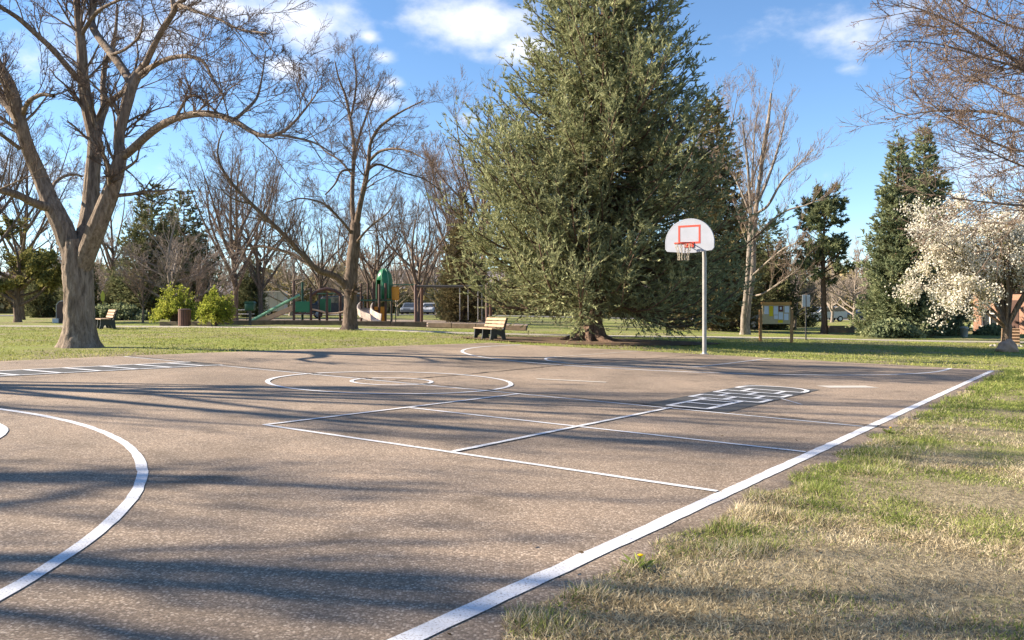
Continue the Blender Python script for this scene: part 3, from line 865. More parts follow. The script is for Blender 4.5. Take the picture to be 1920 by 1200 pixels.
# the pale two-stemmed tree behind the kiosk
Y0 = 44.0
PALE = [
    [(1397, 630, 11), (1398, 618, 8), (1402, 570, 6.6), (1410, 520, 6), (1412, 480, 5.6), (1413, 440, 5), (1418, 390, 4.2), (1424, 340, 3.4), (1432, 280, 4.6), (1440, 230, 3.2), (1446, 175, 1.6)],
    [(1395, 632, 9, -.1), (1394, 600, 8.5, -.25), (1398, 560, 7.5, -.5), (1403, 500, 7, -.6), (1406, 440, 6.5, -.6), (1408, 395, 5, -.7), (1404, 340, 4, -.8), (1400, 290, 3, -.9), (1392, 230, 2, -1)],
    [(1420, 380, 5, 0), (1436, 345, 4.4, .5), (1452, 300, 3.6, 1), (1466, 250, 2.4, 1.4), (1474, 200, 1.4, 1.8)],
    [(1418, 400, 4.6, 0), (1440, 385, 4, -.6), (1466, 340, 3.2, -1.2), (1495, 310, 2.2, -1.8), (1525, 280, 1.2, -2.4)],
    [(1412, 455, 4.4, 0), (1440, 420, 3.6, -.6), (1475, 395, 2.8, -1.2), (1510, 385, 2, -1.7), (1540, 372, 1.2, -2.2)],
    [(1408, 520, 3.6, 0), (1440, 490, 3, -1), (1470, 466, 2.4, -1.9), (1495, 455, 1.4, -2.8)],
    [(1412, 555, 3, 0), (1432, 550, 2.8, -.6), (1462, 530, 2.4, -1.3), (1500, 502, 1.4, -2.2)],
    [(1406, 400, 3.4, -.6), (1390, 360, 3, -.4), (1370, 320, 2.4, -.1), (1345, 300, 1.6, .2)],
    [(1410, 350, 3.2, -.7), (1412, 300, 2.6, -.2), (1416, 240, 2, .3), (1424, 190, 1.2, .6)],
]
TWL = [dict(count=6, t0=.15, lenf=(.40, .75), ang=(18, 42), up=.16, wig=.12, npts=5, rf=.62, rmin=.007),
       dict(count=5, t0=.12, lenf=(.40, .75), ang=(18, 42), up=.16, wig=.14, npts=4, rf=.62, rmin=.0055)]
bare_tree('pale_tree', 'tall leafless tree with two pale stems behind the notice board', Y0, PALE,
          dict(per_m=3.8, trunk=26, t0=.34, lenf=(.8, 2.6), tl=.25, ang=(18, 48), up=.16, wig=.11, npts=6, rf=.24, rmin=.009), TWL,
          ('bark_pale', 'bark_pale', 'twig_tan'), 13, rs=.62)

# the tree hanging in from the right: trunk stands outside the picture
Y0 = 15.0
RIGHT = [
    [(2230, 735, 42), (2228, 715, 33), (2225, 640, 28), (2215, 540, 26), (2200, 420, 23), (2190, 330, 20), (2185, 230, 17), (2190, 120, 14), (2200, -20, 10), (2205, -180, 5)],
    [(2190, 330, 14), (2120, 270, 11.5, -.3), (2040, 215, 9.5, -.6), (1960, 150, 7.5, -.9), (1890, 105, 6, -1.1), (1820, 60, 4.4, -1.3), (1760, 30, 3, -1.5), (1690, 5, 1.6, -1.7)],
    [(2195, 400, 13), (2110, 340, 11, .4), (2020, 290, 9, .7), (1950, 250, 7.2, 1), (1880, 215, 5.6, 1.2), (1815, 208, 4.2, 1.4), (1750, 208, 2.8, 1.6), (1680, 220, 1.4, 1.8)],
    [(2188, 260, 12), (2110, 160, 10, .5), (2030, 70, 8, .9), (1960, 10, 6, 1.2), (1890, -50, 4.6, 1.5), (1800, -90, 2.4, 1.9)],
    [(2200, 440, 11), (2130, 420, 9, -.6), (2050, 395, 7.4, -1.1), (1980, 385, 5.6, -1.5), (1910, 385, 4, -1.9), (1840, 378, 2.6, -2.2), (1780, 372, 1.4, -2.5)],
    [(2060, 225, 6, -.5), (1990, 175, 5.2, -1), (1920, 130, 4.2, -1.5), (1850, 110, 3.2, -1.9), (1770, 85, 2.2, -2.3), (1690, 75, 1.2, -2.7)],
    [(1990, 275, 5, .8), (1930, 285, 4.2, .4), (1870, 270, 3.4, .1), (1800, 235, 2.4, -.2), (1740, 190, 1.6, -.5)],
    [(2110, 265, 6, -.3), (2040, 290, 5, -.9), (1960, 320, 4, -1.4), (1890, 300, 2.8, -1.9), (1830, 270, 1.8, -2.3)],
    [(2100, 150, 6, .5), (2020, 150, 5, 1.2), (1940, 190, 4, 1.8), (1860, 160, 2.8, 2.3), (1780, 130, 1.6, 2.8)],
    [(1960, 60, 4, 1.2), (1900, 50, 3.4, .6), (1830, 20, 2.4, 0), (1760, -20, 1.4, -.5)],
]
bare_tree('overhanging_tree', 'leafless tree whose thin branches hang in at the upper right corner', Y0, RIGHT,
          dict(per_m=8.0, trunk=6, t0=.22, lenf=(.5, 1.6), tl=.2, ang=(25, 60), up=.05, wig=.14, npts=6, rf=.40, rmin=.008),
          [dict(count=7, t0=.15, lenf=(.35, .75), ang=(25, 58), up=.07, wig=.18, npts=4, rf=.62, rmin=.0050),
           dict(count=5, t0=.12, lenf=(.40, .75), ang=(25, 58), up=.07, wig=.18, npts=3, rf=.62, rmin=.0042)],
          ('bark_grey', 'bark_grey', 'twig_brown'), 14, rs=.55)


# ---- generic leafless trees
def generic_bare(seed, Ht=11.0, spread=.36, nlimb=9, vase=True, up=.10, counts=(9, 6, 5, 3), fork=.22, r0=.2, fat=1.0, lean=False):
    rg = np.random.default_rng(seed); n = 18
    rows = [np.array([[0, 0, -.1, r0 * 1.45], [0, 0, .25, r0], [rg.normal(0, .06), rg.normal(0, .06), Ht * fork, r0 * .85],
                      [rg.normal(0, .2), rg.normal(0, .2), Ht * .55, r0 * .5], [rg.normal(0, .35), rg.normal(0, .35), Ht * .95, r0 * .08]])]
    for i in range(nlimb):
        a = i * 2.4 + rg.normal(0, .3); h0 = Ht * (fork * .8 + .30 * i / nlimb); Lr = Ht * spread * rg.uniform(.75, 1.15); top = Ht * rg.uniform(.62, .98)
        c, s = math.cos(a), math.sin(a); rr = r0 * rg.uniform(.38, .6)
        rows.append(np.array([[0, 0, h0, rr], [c * Lr * .3, s * Lr * .3, h0 + (top - h0) * (.22 if vase else .12), rr * .85],
                              [c * Lr * .68 + rg.normal(0, .2), s * Lr * .68 + rg.normal(0, .2), h0 + (top - h0) * (.55 if vase else .35), rr * .55],
                              [c * Lr, s * Lr, top if vase else h0 + (top - h0) * .6, rr * .12]]))
    L = np.stack([smooth_path(r, n) for r in rows]); P, Rr = L[..., :3], L[..., 3]
    V0, F0 = tubes([(P[:, ::3], Rr[:, ::3], 4)]) if lean else tubes([(P, Rr, 9)])
    P1, R1 = spawn(rg, P, Rr, counts[0], t0=.3, lenf=(.18, .42), tl=.35, ang=(22, 52), up=up, wig=.12, npts=6, rf=.5, rmin=.010)
    P2, R2 = spawn(rg, P1, R1, counts[1], t0=.12, lenf=(.4, .75), ang=(22, 50), up=up, wig=.14, npts=4, rf=.6, rmin=.008)
    P3, R3 = spawn(rg, P2, R2, counts[2], t0=.12, lenf=(.4, .8), ang=(22, 50), up=up, wig=.15, npts=3, rf=.65, rmin=.0065)
    gr = [(P1, R1, 4), (P2, R2, 3), (P3, R3, 3)]
    if counts[3]:
        P4, R4 = spawn(rg, P3, R3, counts[3], t0=.2, lenf=(.5, .9), ang=(20, 50), up=up, wig=.1, npts=2, rf=.8, rmin=.0055); gr.append((P4, R4, 3))
    if lean: gr = [(p_[:, [0, p_.shape[1] // 2, -1]], r_[:, [0, p_.shape[1] // 2, -1]], 3) if i_ < 2 else (p_[:, [0, -1]], r_[:, [0, -1]], 3) for i_, (p_, r_, k_) in enumerate(gr)]
    V1, F1 = tubes([(p_, r_ * fat, k_) for (p_, r_, k_) in gr])
    return (V0, F0), (V1, F1), (gr[-1][0], gr[-2][0])


def bare_kind(name, parts, mats, label, loc, rz=0, scale=1., group=None):
    root = thing(name, label, 'tree', loc, rz, group); root.scale = (scale,) * 3
    link('trunk', np_mesh('trunk', *[parts[0][0], [parts[0][1]]], True), M[mats[0]], root)
    link('twigs', np_mesh('twigs', *[parts[1][0], [parts[1][1]]]), M[mats[1]], root)
    return root


GB = 'leafless trees in the background'
vase = generic_bare(21, 10.5, .34, 12, True, .14, (9, 6, 4, 2), .18, .17)
round_ = generic_bare(22, 8.0, .48, 13, False, .06, (10, 6, 5, 2), .16, .16)
tall = generic_bare(23, 13.0, .26, 10, True, .16, (9, 6, 5, 2), .25, .19)

t1 = bare_kind('bare_tree', vase, ('bark_brown', 'twig'), 'fan shaped leafless tree behind the two green shrubs and the grey trailer', foot(440, 58), 0, 1.18, GB)
copy_tree(t1, foot(490, 66), 1.9, 1.1, 'dark stemmed leafless tree just in front of the grey trailer')
copy_tree(t1, foot(785, 50), .8, .78, 'small leafless tree standing at the swing set posts')
t2 = bare_kind('round_bare_tree', round_, ('bark_pale', 'twig_pale'), 'broad rounded grey leafless tree above the left green shrub', foot(325, 52), .4, .98, GB)
t3 = bare_kind('tall_bare_tree', tall, ('bark_brown', 'twig_tan'), 'tall leafless tree rising just left of the big spruce', foot(905, 62), .3, 1.25, GB)
copy_tree(t3, foot(855, 70), 2.2, 1.2, 'tall leafless tree between the leaning tree and the spruce')
copy_tree(t3, foot(1322, 66), 1.2, 1.36, 'thin leafless top showing above the right shoulder of the big spruce')
copy_tree(t3, foot(40, 62), 3.0, 1.12, 'hazy leafless tree behind the forked trunk at the left edge')
copy_tree(t3, foot(215, 78), 4.1, 1.05, 'leafless tree rising behind the right limb of the forked tree')
copy_tree(t1, foot(-60, 50), 2.5, 1.25, 'leafless tree reaching in at the far left edge')
copy_tree(t2, foot(1600, 78), 1.5, .95, 'brown leafless tree between the small pine and the blue spruces')
copy_tree(t2, foot(1490, 62), 2.6, .72, 'low leafless tree behind the notice board and its sign post')
copy_tree(t1, foot(700, 72), 4.4, 1.0, 'leafless tree far behind the green playground tower')
copy_tree(t1, foot(600, 80), 5.2, 1.0, 'leafless tree far behind the playground slide')
for (px, Y, rz, sc, lb) in ((120, 82, .7, .95, 'brown leafless tree behind the olive leaved tree and forked trunk'), (185, 88, 1.8, 1.05, 'brown leafless tree behind the left bench'),
                            (390, 84, 2.4, 1.0, 'brown leafless tree between the rounded tree and the fan shaped tree'), (545, 88, 3.3, 1.1, 'brown leafless tree above the playground slide'),
                            (655, 92, 4.0, 1.1, 'brown leafless tree directly behind the leaning tree trunk'), (745, 86, 5.0, .95, 'brown leafless tree behind the tower and swing posts'),
                            (820, 84, 5.7, 1.05, 'brown leafless tree behind the swings'), (1560, 92, 1.1, 1.0, 'brown leafless tree behind the small pine and parked cars')):
    copy_tree(t2, foot(px, Y), rz, sc, lb)
# the trees left of the picture that throw their shade across the court
GO = 'leafless trees left of the picture'
copy_tree(big, Vector((-15.2, 5.2, g(-15.2, 5.2))), 4.0, .82, 'forked leafless tree left of the picture shading the front of the court')
copy_tree(t3, Vector((-15.5, 11.6, g(-15.5, 11.6))), 2.0, .90, 'tall leafless tree left of the picture shading the middle of the court')


# ---- conifers
def conifer(seed, Ht, Rm, z0=.6, nb=500, tw=14, tf=8, tl=.24, tw_w=.035, droop=.12, uptip=.35, prof=.8, gap=.0, low=.75, twl=(.18, .30), whorl=0):
    """trunk rows, branch tubes, needle triangles"""
    rg = np.random.default_rng(seed)
    h = 1 - rg.random(nb) ** .62                 # more branches low down
    h = np.sort(h)
    if whorl:
        h = np.clip(np.round(h * whorl) / whorl + rg.normal(0, .12 / whorl, nb), 0, 1)
    z = z0 + h * (Ht - z0) * .985
    env = Rm * (1 - h) ** prof
    env = env * np.where(h < .18, low + (1 - low) * h / .18, 1)
    az = np.arange(nb) * 2.39996 + rg.normal(0, .35, nb)
    lump = 1 + .16 * np.sin(az * 3 + h * 17) + .10 * np.sin(az * 5 - h * 31)
    L = env * lump * rg.uniform(.72, 1.1, nb) + .15
    n = 7; s = np.linspace(0, 1, n)[None]
    out = L[:, None] * s
    dr = droop * (1 - h)[:, None] * 1.6
    zz = z[:, None] + L[:, None] * (-dr * np.sin(s * np.pi * .75) + (uptip * (.35 + h[:, None] * .9)) * s ** 2.2) + .12 * L[:, None] * h[:, None] * s
    bend = rg.normal(0, .12, nb)[:, None] * s
    P = np.stack([np.cos(az[:, None] + bend) * out, np.sin(az[:, None] + bend) * out, zz], -1)
    r = (.012 + .011 * L)[:, None] * np.linspace(1, .25, n)[None]
    cnt = np.maximum(4, (tw * (L / Rm) ** .85).astype(int))
    T, TR = spawn(rg, P, r, cnt, t0=.22, t1=1.02, lenf=(twl[0], twl[1]), tl=.35, ang=(28, 62), up=.10, wig=.10, npts=3, rf=.5, rmin=.004, Labs=np.repeat(.55 + L * .8, cnt))
    # needle sprays along every twig
    K = len(T); k = np.repeat(np.arange(K), tf); u = rg.random(K * tf)
    a = T[k, 0] + (T[k, 1] - T[k, 0]) * np.minimum(u * 2, 1)[:, None] + (T[k, 2] - T[k, 1]) * np.maximum(u * 2 - 1, 0)[:, None]
    d = unit(T[k, 2] - T[k, 0]); sd = unit(np.cross(d, np.array([0, 0, 1.])) + 1e-6) * rg.choice([-1, 1], K * tf)[:, None]
    d = unit(d * .75 + sd * rg.uniform(.1, .7, (K * tf, 1)) + rg.normal(0, .22, (K * tf, 3)) + np.array([0, 0, .14]))
    V, Fq = leaf_tris(a, d, rg.uniform(.65, 1.25, K * tf) * tl, rg.uniform(.8, 1.5, K * tf) * tw_w, rg, False)
    tr = smooth_path([[0, 0, -.1, Ht * .026 + .05], [0, 0, .25, Ht * .02], [0, 0, Ht * .5, Ht * .011], [0, 0, Ht * .99, .012]], 14)
    VT, FT = tubes([(tr[None, :, :3], tr[None, :, 3], 12)])
    VB, FB = tubes([(P, r, 4), (T[::3, [0, 2]], TR[::3, [0, 2]] * .8, 3)])
    return (VT, FT), (VB, FB), (V, Fq)


def conifer_thing(name, label, parts, mats, loc, rz=0, scale=1., group=None):
    root = thing(name, label, 'tree', loc, rz, group); root.scale = (scale,) * 3
    link('trunk', np_mesh('trunk', parts[0][0], [parts[0][1]], True), M[mats[0]], root)
    link('branches', np_mesh('branches', parts[1][0], [parts[1][1]]), M[mats[0]], root)
    link('crown', np_mesh('crown', parts[2][0], [parts[2][1]]), M[mats[1]], root)
    return root


big_sp = conifer(31, 19.5, 5.4, 2.2, 720, 43, 18, .17, .0175, .20, .58, 1.10, low=.88, twl=(.15, .32), whorl=27)
sp_root = conifer_thing('big_spruce', 'huge green spruce tree standing behind the basketball hoop', big_sp, ('bark_spruce', 'needles'), (2.87, 30.6, g(2.87, 30.6)))
sp_root.rotation_euler = (0, R(2.4), 0)
# root flare with exposed roots
rb = MB()
for i in range(9):
    a = i * .7 + .2; q = .8 + .5 * ((i * 37) % 10) / 10
    rb.tube([(math.cos(a) * .22, math.sin(a) * .22, .55), (math.cos(a) * .42, math.sin(a) * .42, .16), (math.cos(a + .1) * .75 * q, math.sin(a + .1) * .75 * q, .03), (math.cos(a + .2) * 1.3 * q, math.sin(a + .2) * 1.3 * q, -.06)], [.20, .17, .10, .05], 8)
rb.build('roots', M['bark_spruce'], sp_root, True)
GS = 'blue green spruces behind the blossom tree'
bs = conifer(32, 11.5, 2.05, .25, 560, 20, 10, .20, .028, .16, .35, .80, low=.95, twl=(.16, .30))
b1 = conifer_thing('blue_spruce', 'left one of two dark blue green spruces beside the blossoming tree', bs, ('bark_spruce', 'needles_blue'), foot(1684, 47), .5, 1.0, GS)
copy_tree(b1, foot(1734, 51), 2.4, 1.13, 'right taller one of two blue green spruces behind the blossoming tree')
br = conifer(33, 15, 3.1, .5, 480, 15, 7, .30, .045, .18, .25, .75)
b2 = conifer_thing('brown_conifer', 'brownish conifer peeking out behind the right side of the big spruce', br, ('bark_spruce', 'needles_brown'), foot(1335, 52), 0, 1.0)
copy_tree(b2, foot(868, 58), 1.2, .62, 'brownish conifer showing at the left flank of the big spruce')
dk = conifer(34, 10, 2.7, .3, 360, 15, 6, .30, .045, .15, .3, .5)
GD = 'dark conifers of the far background'
d1 = conifer_thing('dark_conifer', 'dark conifer behind the rounded grey leafless tree', dk, ('bark_spruce', 'needles_dark'), foot(285, 66), 0, 1.05, GD)
for (px, Y, sc, lb) in ((345, 70, 1.05, 'dark conifer right behind the rounded leafless tree, beside its twin'), (850, 66, .55, 'dark low conifer behind the swings'),
                        (1440, 60, .78, 'dark conifer filling in behind the pale two stemmed tree'), (1395, 66, .9, 'dark conifer left of the pale two stemmed tree'),
                        (150, 70, .62, 'dark conifer behind the trunk of the forked tree'), (225, 72, .5, 'dark low conifer behind the wooden bench on the left'), (1500, 70, .55, 'dark conifer behind the notice board sign post'),
                        (470, 76, .55, 'dark conifer behind the grey trailer'), (1752, 60, .5, 'dark low conifer under the blossoming tree'), (80, 74, .6, 'dark conifer behind the olive leaved tree')):
    copy_tree(d1, foot(px, Y), px * .37, sc, lb)


# ---- small pine with an open crown on a bare dark stem
def pine(label, loc, Ht, seed):
    rg = np.random.default_rng(seed)
    root = thing('small_pine', label, 'tree', loc)
    tr = smooth_path([[0, 0, -.1, .26], [.03, 0, .5, .19], [-.05, 0, Ht * .5, .13], [.05, 0, Ht, .03]], 12)
    V, Fq = tubes([(tr[None, :, :3], tr[None, :, 3], 10)]); link('trunk', np_mesh('trunk', V, [Fq], True), M['bark_spruce'], root)
    P = np.repeat(tr[None, :, :3], 1, 0); Rr = tr[None, :, 3]
    B, BR = spawn(rg, P, Rr, 64, t0=.40, t1=1., lenf=(.16, .30), tl=.3, ang=(45, 85), up=.08, wig=.12, npts=5, rf=.4, rmin=.012)
    T, TR = spawn(rg, B, BR, 12, t0=.4, lenf=(.25, .5), ang=(25, 60), up=.12, wig=.1, npts=3, rf=.6, rmin=.006)
    V, Fq = tubes([(B, BR, 5), (T, TR, 3)]); link('branches', np_mesh('branches', V, [Fq]), M['bark_spruce'], root)
    K = len(T); k = np.repeat(np.arange(K), 20); d = unit(unit(T[k, 2] - T[k, 0]) + rg.normal(0, .6, (len(k), 3)))
    a = T[k, 0] + (T[k, 2] - T[k, 0]) * rg.uniform(.3, 1.05, (len(k), 1))
    V, Fq = leaf_tris(a, d, rg.uniform(.14, .3, len(k)), .03, rg); link('crown', np_mesh('crown', V, [Fq]), M['needles_blue'], root)
    return root


pine('small open crowned pine with a bare dark stem right of the notice board', foot(1545, 50), 7.6, 41)


# ---- blossom tree, olive leaved tree, shrubs
def flecks(rg, pts, n, size, jitter):
    k = rg.integers(0, len(pts), n); p = pts[k] + rg.normal(0, jitter, (n, 3))
    d = unit(rg.normal(size=(n, 3)) + np.array([0, 0, .3]))
    return leaf_tris(p, d, rg.uniform(.75, 1.35, n) * size, rg.uniform(.75, 1.35, n) * size * .46, rg, False)


def pear(label, loc):
    rg = np.random.default_rng(51); root = thing('blossom_tree', label, 'tree', loc)
    rows = [[[0, 0, -.1, .26], [0, 0, .3, .19], [.02, 0, .75, .18], [0, 0, 1.0, .15]]]
    for i, (dx, dy, dz, r) in enumerate([(-1.3, .2, 3.0, .11), (.7, .3, 3.4, .10), (.2, -.5, 3.8, .09), (-2.6, -.3, 3.3, .08), (2.2, .5, 2.8, .08), (-1.5, 1.6, 3.6, .08), (1.2, -1.8, 3.2, .08), (-.8, -1.6, 4.2, .08), (.5, 1.5, 4.4, .08), (-3.7, .6, 2.0, .07), (3.2, -.4, 3.8, .07), (-2.6, 1.0, 4.8, .07), (-3.6, -.8, 3.9, .07), (-1.6, -.4, 5.2, .07), (-2.4, -1.2, 1.6, .06), (1.0, .2, 5.4, .07)]):
        rows.append([[0, 0, .7, r], [dx * .22, dy * .22, .7 + dz * .35, r * .9], [dx * .6, dy * .6, .7 + dz * .75, r * .6], [dx, dy, .7 + dz, r * .2]])
    L = np.stack([smooth_path(r, 14) for r in rows]); P, Rr = L[..., :3], L[..., 3]
    B, BR = spawn(rg, P[1:], Rr[1:], 15, t0=.42, lenf=(.22, .48), tl=.3, ang=(25, 60), up=.04, wig=.14, npts=5, rf=.5, rmin=.01)
    T, TR = spawn(rg, B, BR, 8, t0=.1, lenf=(.35, .7), ang=(25, 60), up=.05, wig=.14, npts=4, rf=.6, rmin=.006)
    V, Fq = tubes([(P, Rr, 9)]); link('trunk', np_mesh('trunk', V, [Fq], True), M['bark_brown'], root)
    V, Fq = tubes([(B, BR, 4), (T, TR, 3)]); link('branches', np_mesh('branches', V, [Fq]), M['bark_brown'], root)
    pts = np.concatenate([T[:, 1:].reshape(-1, 3), B[:, 2:].reshape(-1, 3)])
    V, Fq = flecks(rg, pts, 46000, .078, .12); link('blossom', np_mesh('blossom', V, [Fq]), M['blossom'], root)
    V, Fq = flecks(rg, pts, 5000, .09, .10); link('leaves', np_mesh('leaves', V, [Fq]), M['leaf_olive'], root)
    return root


pear('white blossoming tree with a forked trunk behind the boulder', foot(1888, 36))

def leafed(name, label, parts, mats, loc, n, size, seed, rz=0, scale=1.):
    root = bare_kind(name, parts, mats[:2], label, loc, rz, scale)
    rg = np.random.default_rng(seed); pts = np.concatenate([p.reshape(-1, 3) for p in parts[2]])
    V, Fq = flecks(rg, pts, n, size, .10); link('leaves', np_mesh('leaves', V, [Fq]), M[mats[2]], root)
    return root


olive = generic_bare(61, 6.0, .5, 10, False, .03, (8, 5, 4, 0), .2, .2)
lf = leafed('olive_leaved_tree', 'low tree in olive green young leaf at the left edge', olive, ('bark_brown', 'twig', 'leaf_olive'), foot(33, 52), 16000, .15, 62, 0, 1.05)


def shrub(label, loc, w, h, seed, squat=1.0):
    rg = np.random.default_rng(seed); root = thing('green_shrub', label, 'shrub', loc, 0, 'bright green shrubs by the bin')
    n = 90; a = rg.uniform(0, 2 * np.pi, n); el = rg.uniform(-.25, 1, n); rr = rg.uniform(.70, 1.15, n)
    tip = np.stack([np.cos(a) * w / 2 * (1 - np.abs(el) ** 2.5 * .85) * rr, np.sin(a) * w / 2 * (1 - np.abs(el) ** 2.5 * .85) * rr, h * (.28 + .72 * el) * rr], 1)
    s = np.linspace(0, 1, 5)[None, :, None]
    P = tip[:, None] * s + np.array([0, 0, .2 * h]) * np.sin(s * np.pi) ; P[:, :, 2] = np.maximum(P[:, :, 2], 0)
    Rr = np.linspace(.016, .005, 5)[None] * np.ones((n, 1))
    T, TR = spawn(rg, P, Rr, 8, t0=.3, lenf=(.2, .45), ang=(15, 40), up=.35, wig=.1, npts=3, rf=.7, rmin=.004)
    V, Fq = tubes([(P, Rr, 4), (T, TR, 3)]); link('stems', np_mesh('stems', V, [Fq]), M['twig'], root)
    V, Fq = flecks(rg, np.concatenate([T.reshape(-1, 3), P[:, 3:].reshape(-1, 3)]), 9000, .07, .04); link('leaves', np_mesh('leaves', V, [Fq]), M['leaf_fresh'], root)
    return root


shrub('rounded bright green shrub left of the brown bin', foot(330, 43.5), 2.3, 1.75, 71)
shrub('bright green shrub with a dark base right of the brown bin', foot(405, 40), 1.55, 1.6, 72)


def low_juniper(label, loc, w, d, h, seed, rz=0):
    rg = np.random.default_rng(seed); root = thing('low_juniper', label, 'shrub', loc, rz)
    n = 120; x = rg.uniform(-w / 2, w / 2, n); y = rg.uniform(-d / 2, d / 2, n); e = np.sqrt(np.clip(1 - (2 * x / w) ** 2 - (2 * y / d) ** 2, .02, 1))
    P0 = np.stack([x * .5, y * .5, np.zeros(n)], 1); P1 = np.stack([x, y, h * e], 1); s = np.linspace(0, 1, 5)[None, :, None]
    P = P0[:, None] * (1 - s) + P1[:, None] * s; Rr = np.linspace(.02, .006, 5)[None] * np.ones((n, 1))
    T, TR = spawn(rg, P, Rr, 10, t0=.3, lenf=(.3, .5), ang=(20, 60), up=.08, wig=.1, npts=3, rf=.7, rmin=.005)
    V, Fq = tubes([(P, Rr, 4), (T, TR, 3)]); link('stems', np_mesh('stems', V, [Fq]), M['bark_spruce'], root)
    V, Fq = flecks(rg, np.concatenate([T.reshape(-1, 3), P[:, 2:].reshape(-1, 3)]), 7000, .16, .07); link('foliage', np_mesh('foliage', V, [Fq]), M['needles_blue'], root)
    return root


low_juniper('low spreading evergreen shrub behind the wooden bench on the left', foot(212, 60), 5.4, 2.2, 1.0, 81)
low_juniper('low evergreen shrub at the foot of the left blue green spruce', foot(1672, 44.5), 2.6, 1.6, .8, 82)
low_juniper('clipped low shrub under the arched window of the brick house', foot(1862, 50.3), 1.9, .8, .45, 83)

# ---- far wood closing the view: too far to tell the trees apart
def far_wood():
    lo = generic_bare(91, 9.0, .42, 9, True, .12, (7, 4, 3, 0), .15, .15, 4.0, lean=True)
    V = np.concatenate([lo[0][0], lo[1][0]]); Fq = np.concatenate([lo[0][1], lo[1][1] + len(lo[0][0])])
    rg = np.random.default_rng(92); Vs, Fs, b = [], [], 0
    for i in range(58):
        px = -120 + 2160 * (i + rg.uniform(-.4, .4)) / 58; Y = rg.uniform(118, 175); p = foot(px, Y); a = rg.uniform(0, 6.28); s = rg.uniform(.85, 1.45)
        c, sn = math.cos(a), math.sin(a); W = V * s; W = np.stack([W[:, 0] * c - W[:, 1] * sn, W[:, 0] * sn + W[:, 1] * c, W[:, 2]], 1) + np.array(p)
        Vs.append(W); Fs.append(Fq + b); b += len(V)
    o = link('far_wood', np_mesh('far_wood', np.concatenate(Vs), [np.concatenate(Fs)]), M['twig_tan'])
    tag(o, 'brown leafless wood closing the view beyond the street', 'wood', kind='stuff')
    # undergrowth along its foot
    n = 42000; px = rg.uniform(-150, 2070, n); Y = rg.uniform(116, 140, n)
    x = (px - 960) / F * Y; hgt = rg.random(n) ** 1.3 * (4.6 + 1.7 * np.sin(px * .013) + 1.2 * np.sin(px * .041)); z = G(x, Y) + hgt
    Vv, Ff = leaf_tris(np.stack([x, Y, z], 1), unit(rg.normal(size=(n, 3)) + np.array([0, 0, .5])), rg.uniform(.6, 1.1, n), .28, rg, False)
    o = link('undergrowth', np_mesh('undergrowth', Vv, [Ff]), M['needles_brown'])
    tag(o, 'brown and olive undergrowth along the foot of the far wood', 'undergrowth', kind='stuff')


far_wood()
# dim reddish foothill beyond
hv, hf = [], []
hx = np.linspace(-420, 420, 60)
for k, x in enumerate(hx):
    t = 26 + 9 * math.sin(x * .012 + 1) + 4 * math.sin(x * .05)
    for j, (yy, zz) in enumerate(((560, -3), (600, t * .55), (650, t), (760, t * .4), (800, -3))): hv.append((x, yy, zz))
for k in range(59):
    for j in range(4): hf.append((k * 5 + j, (k + 1) * 5 + j, (k + 1) * 5 + j + 1, k * 5 + j + 1))
tag(link('hills', np_mesh('hills', np.array(hv), [np.array(hf)], True), M['hill']), 'dim foothills low on the horizon behind the trees', None, kind='structure')

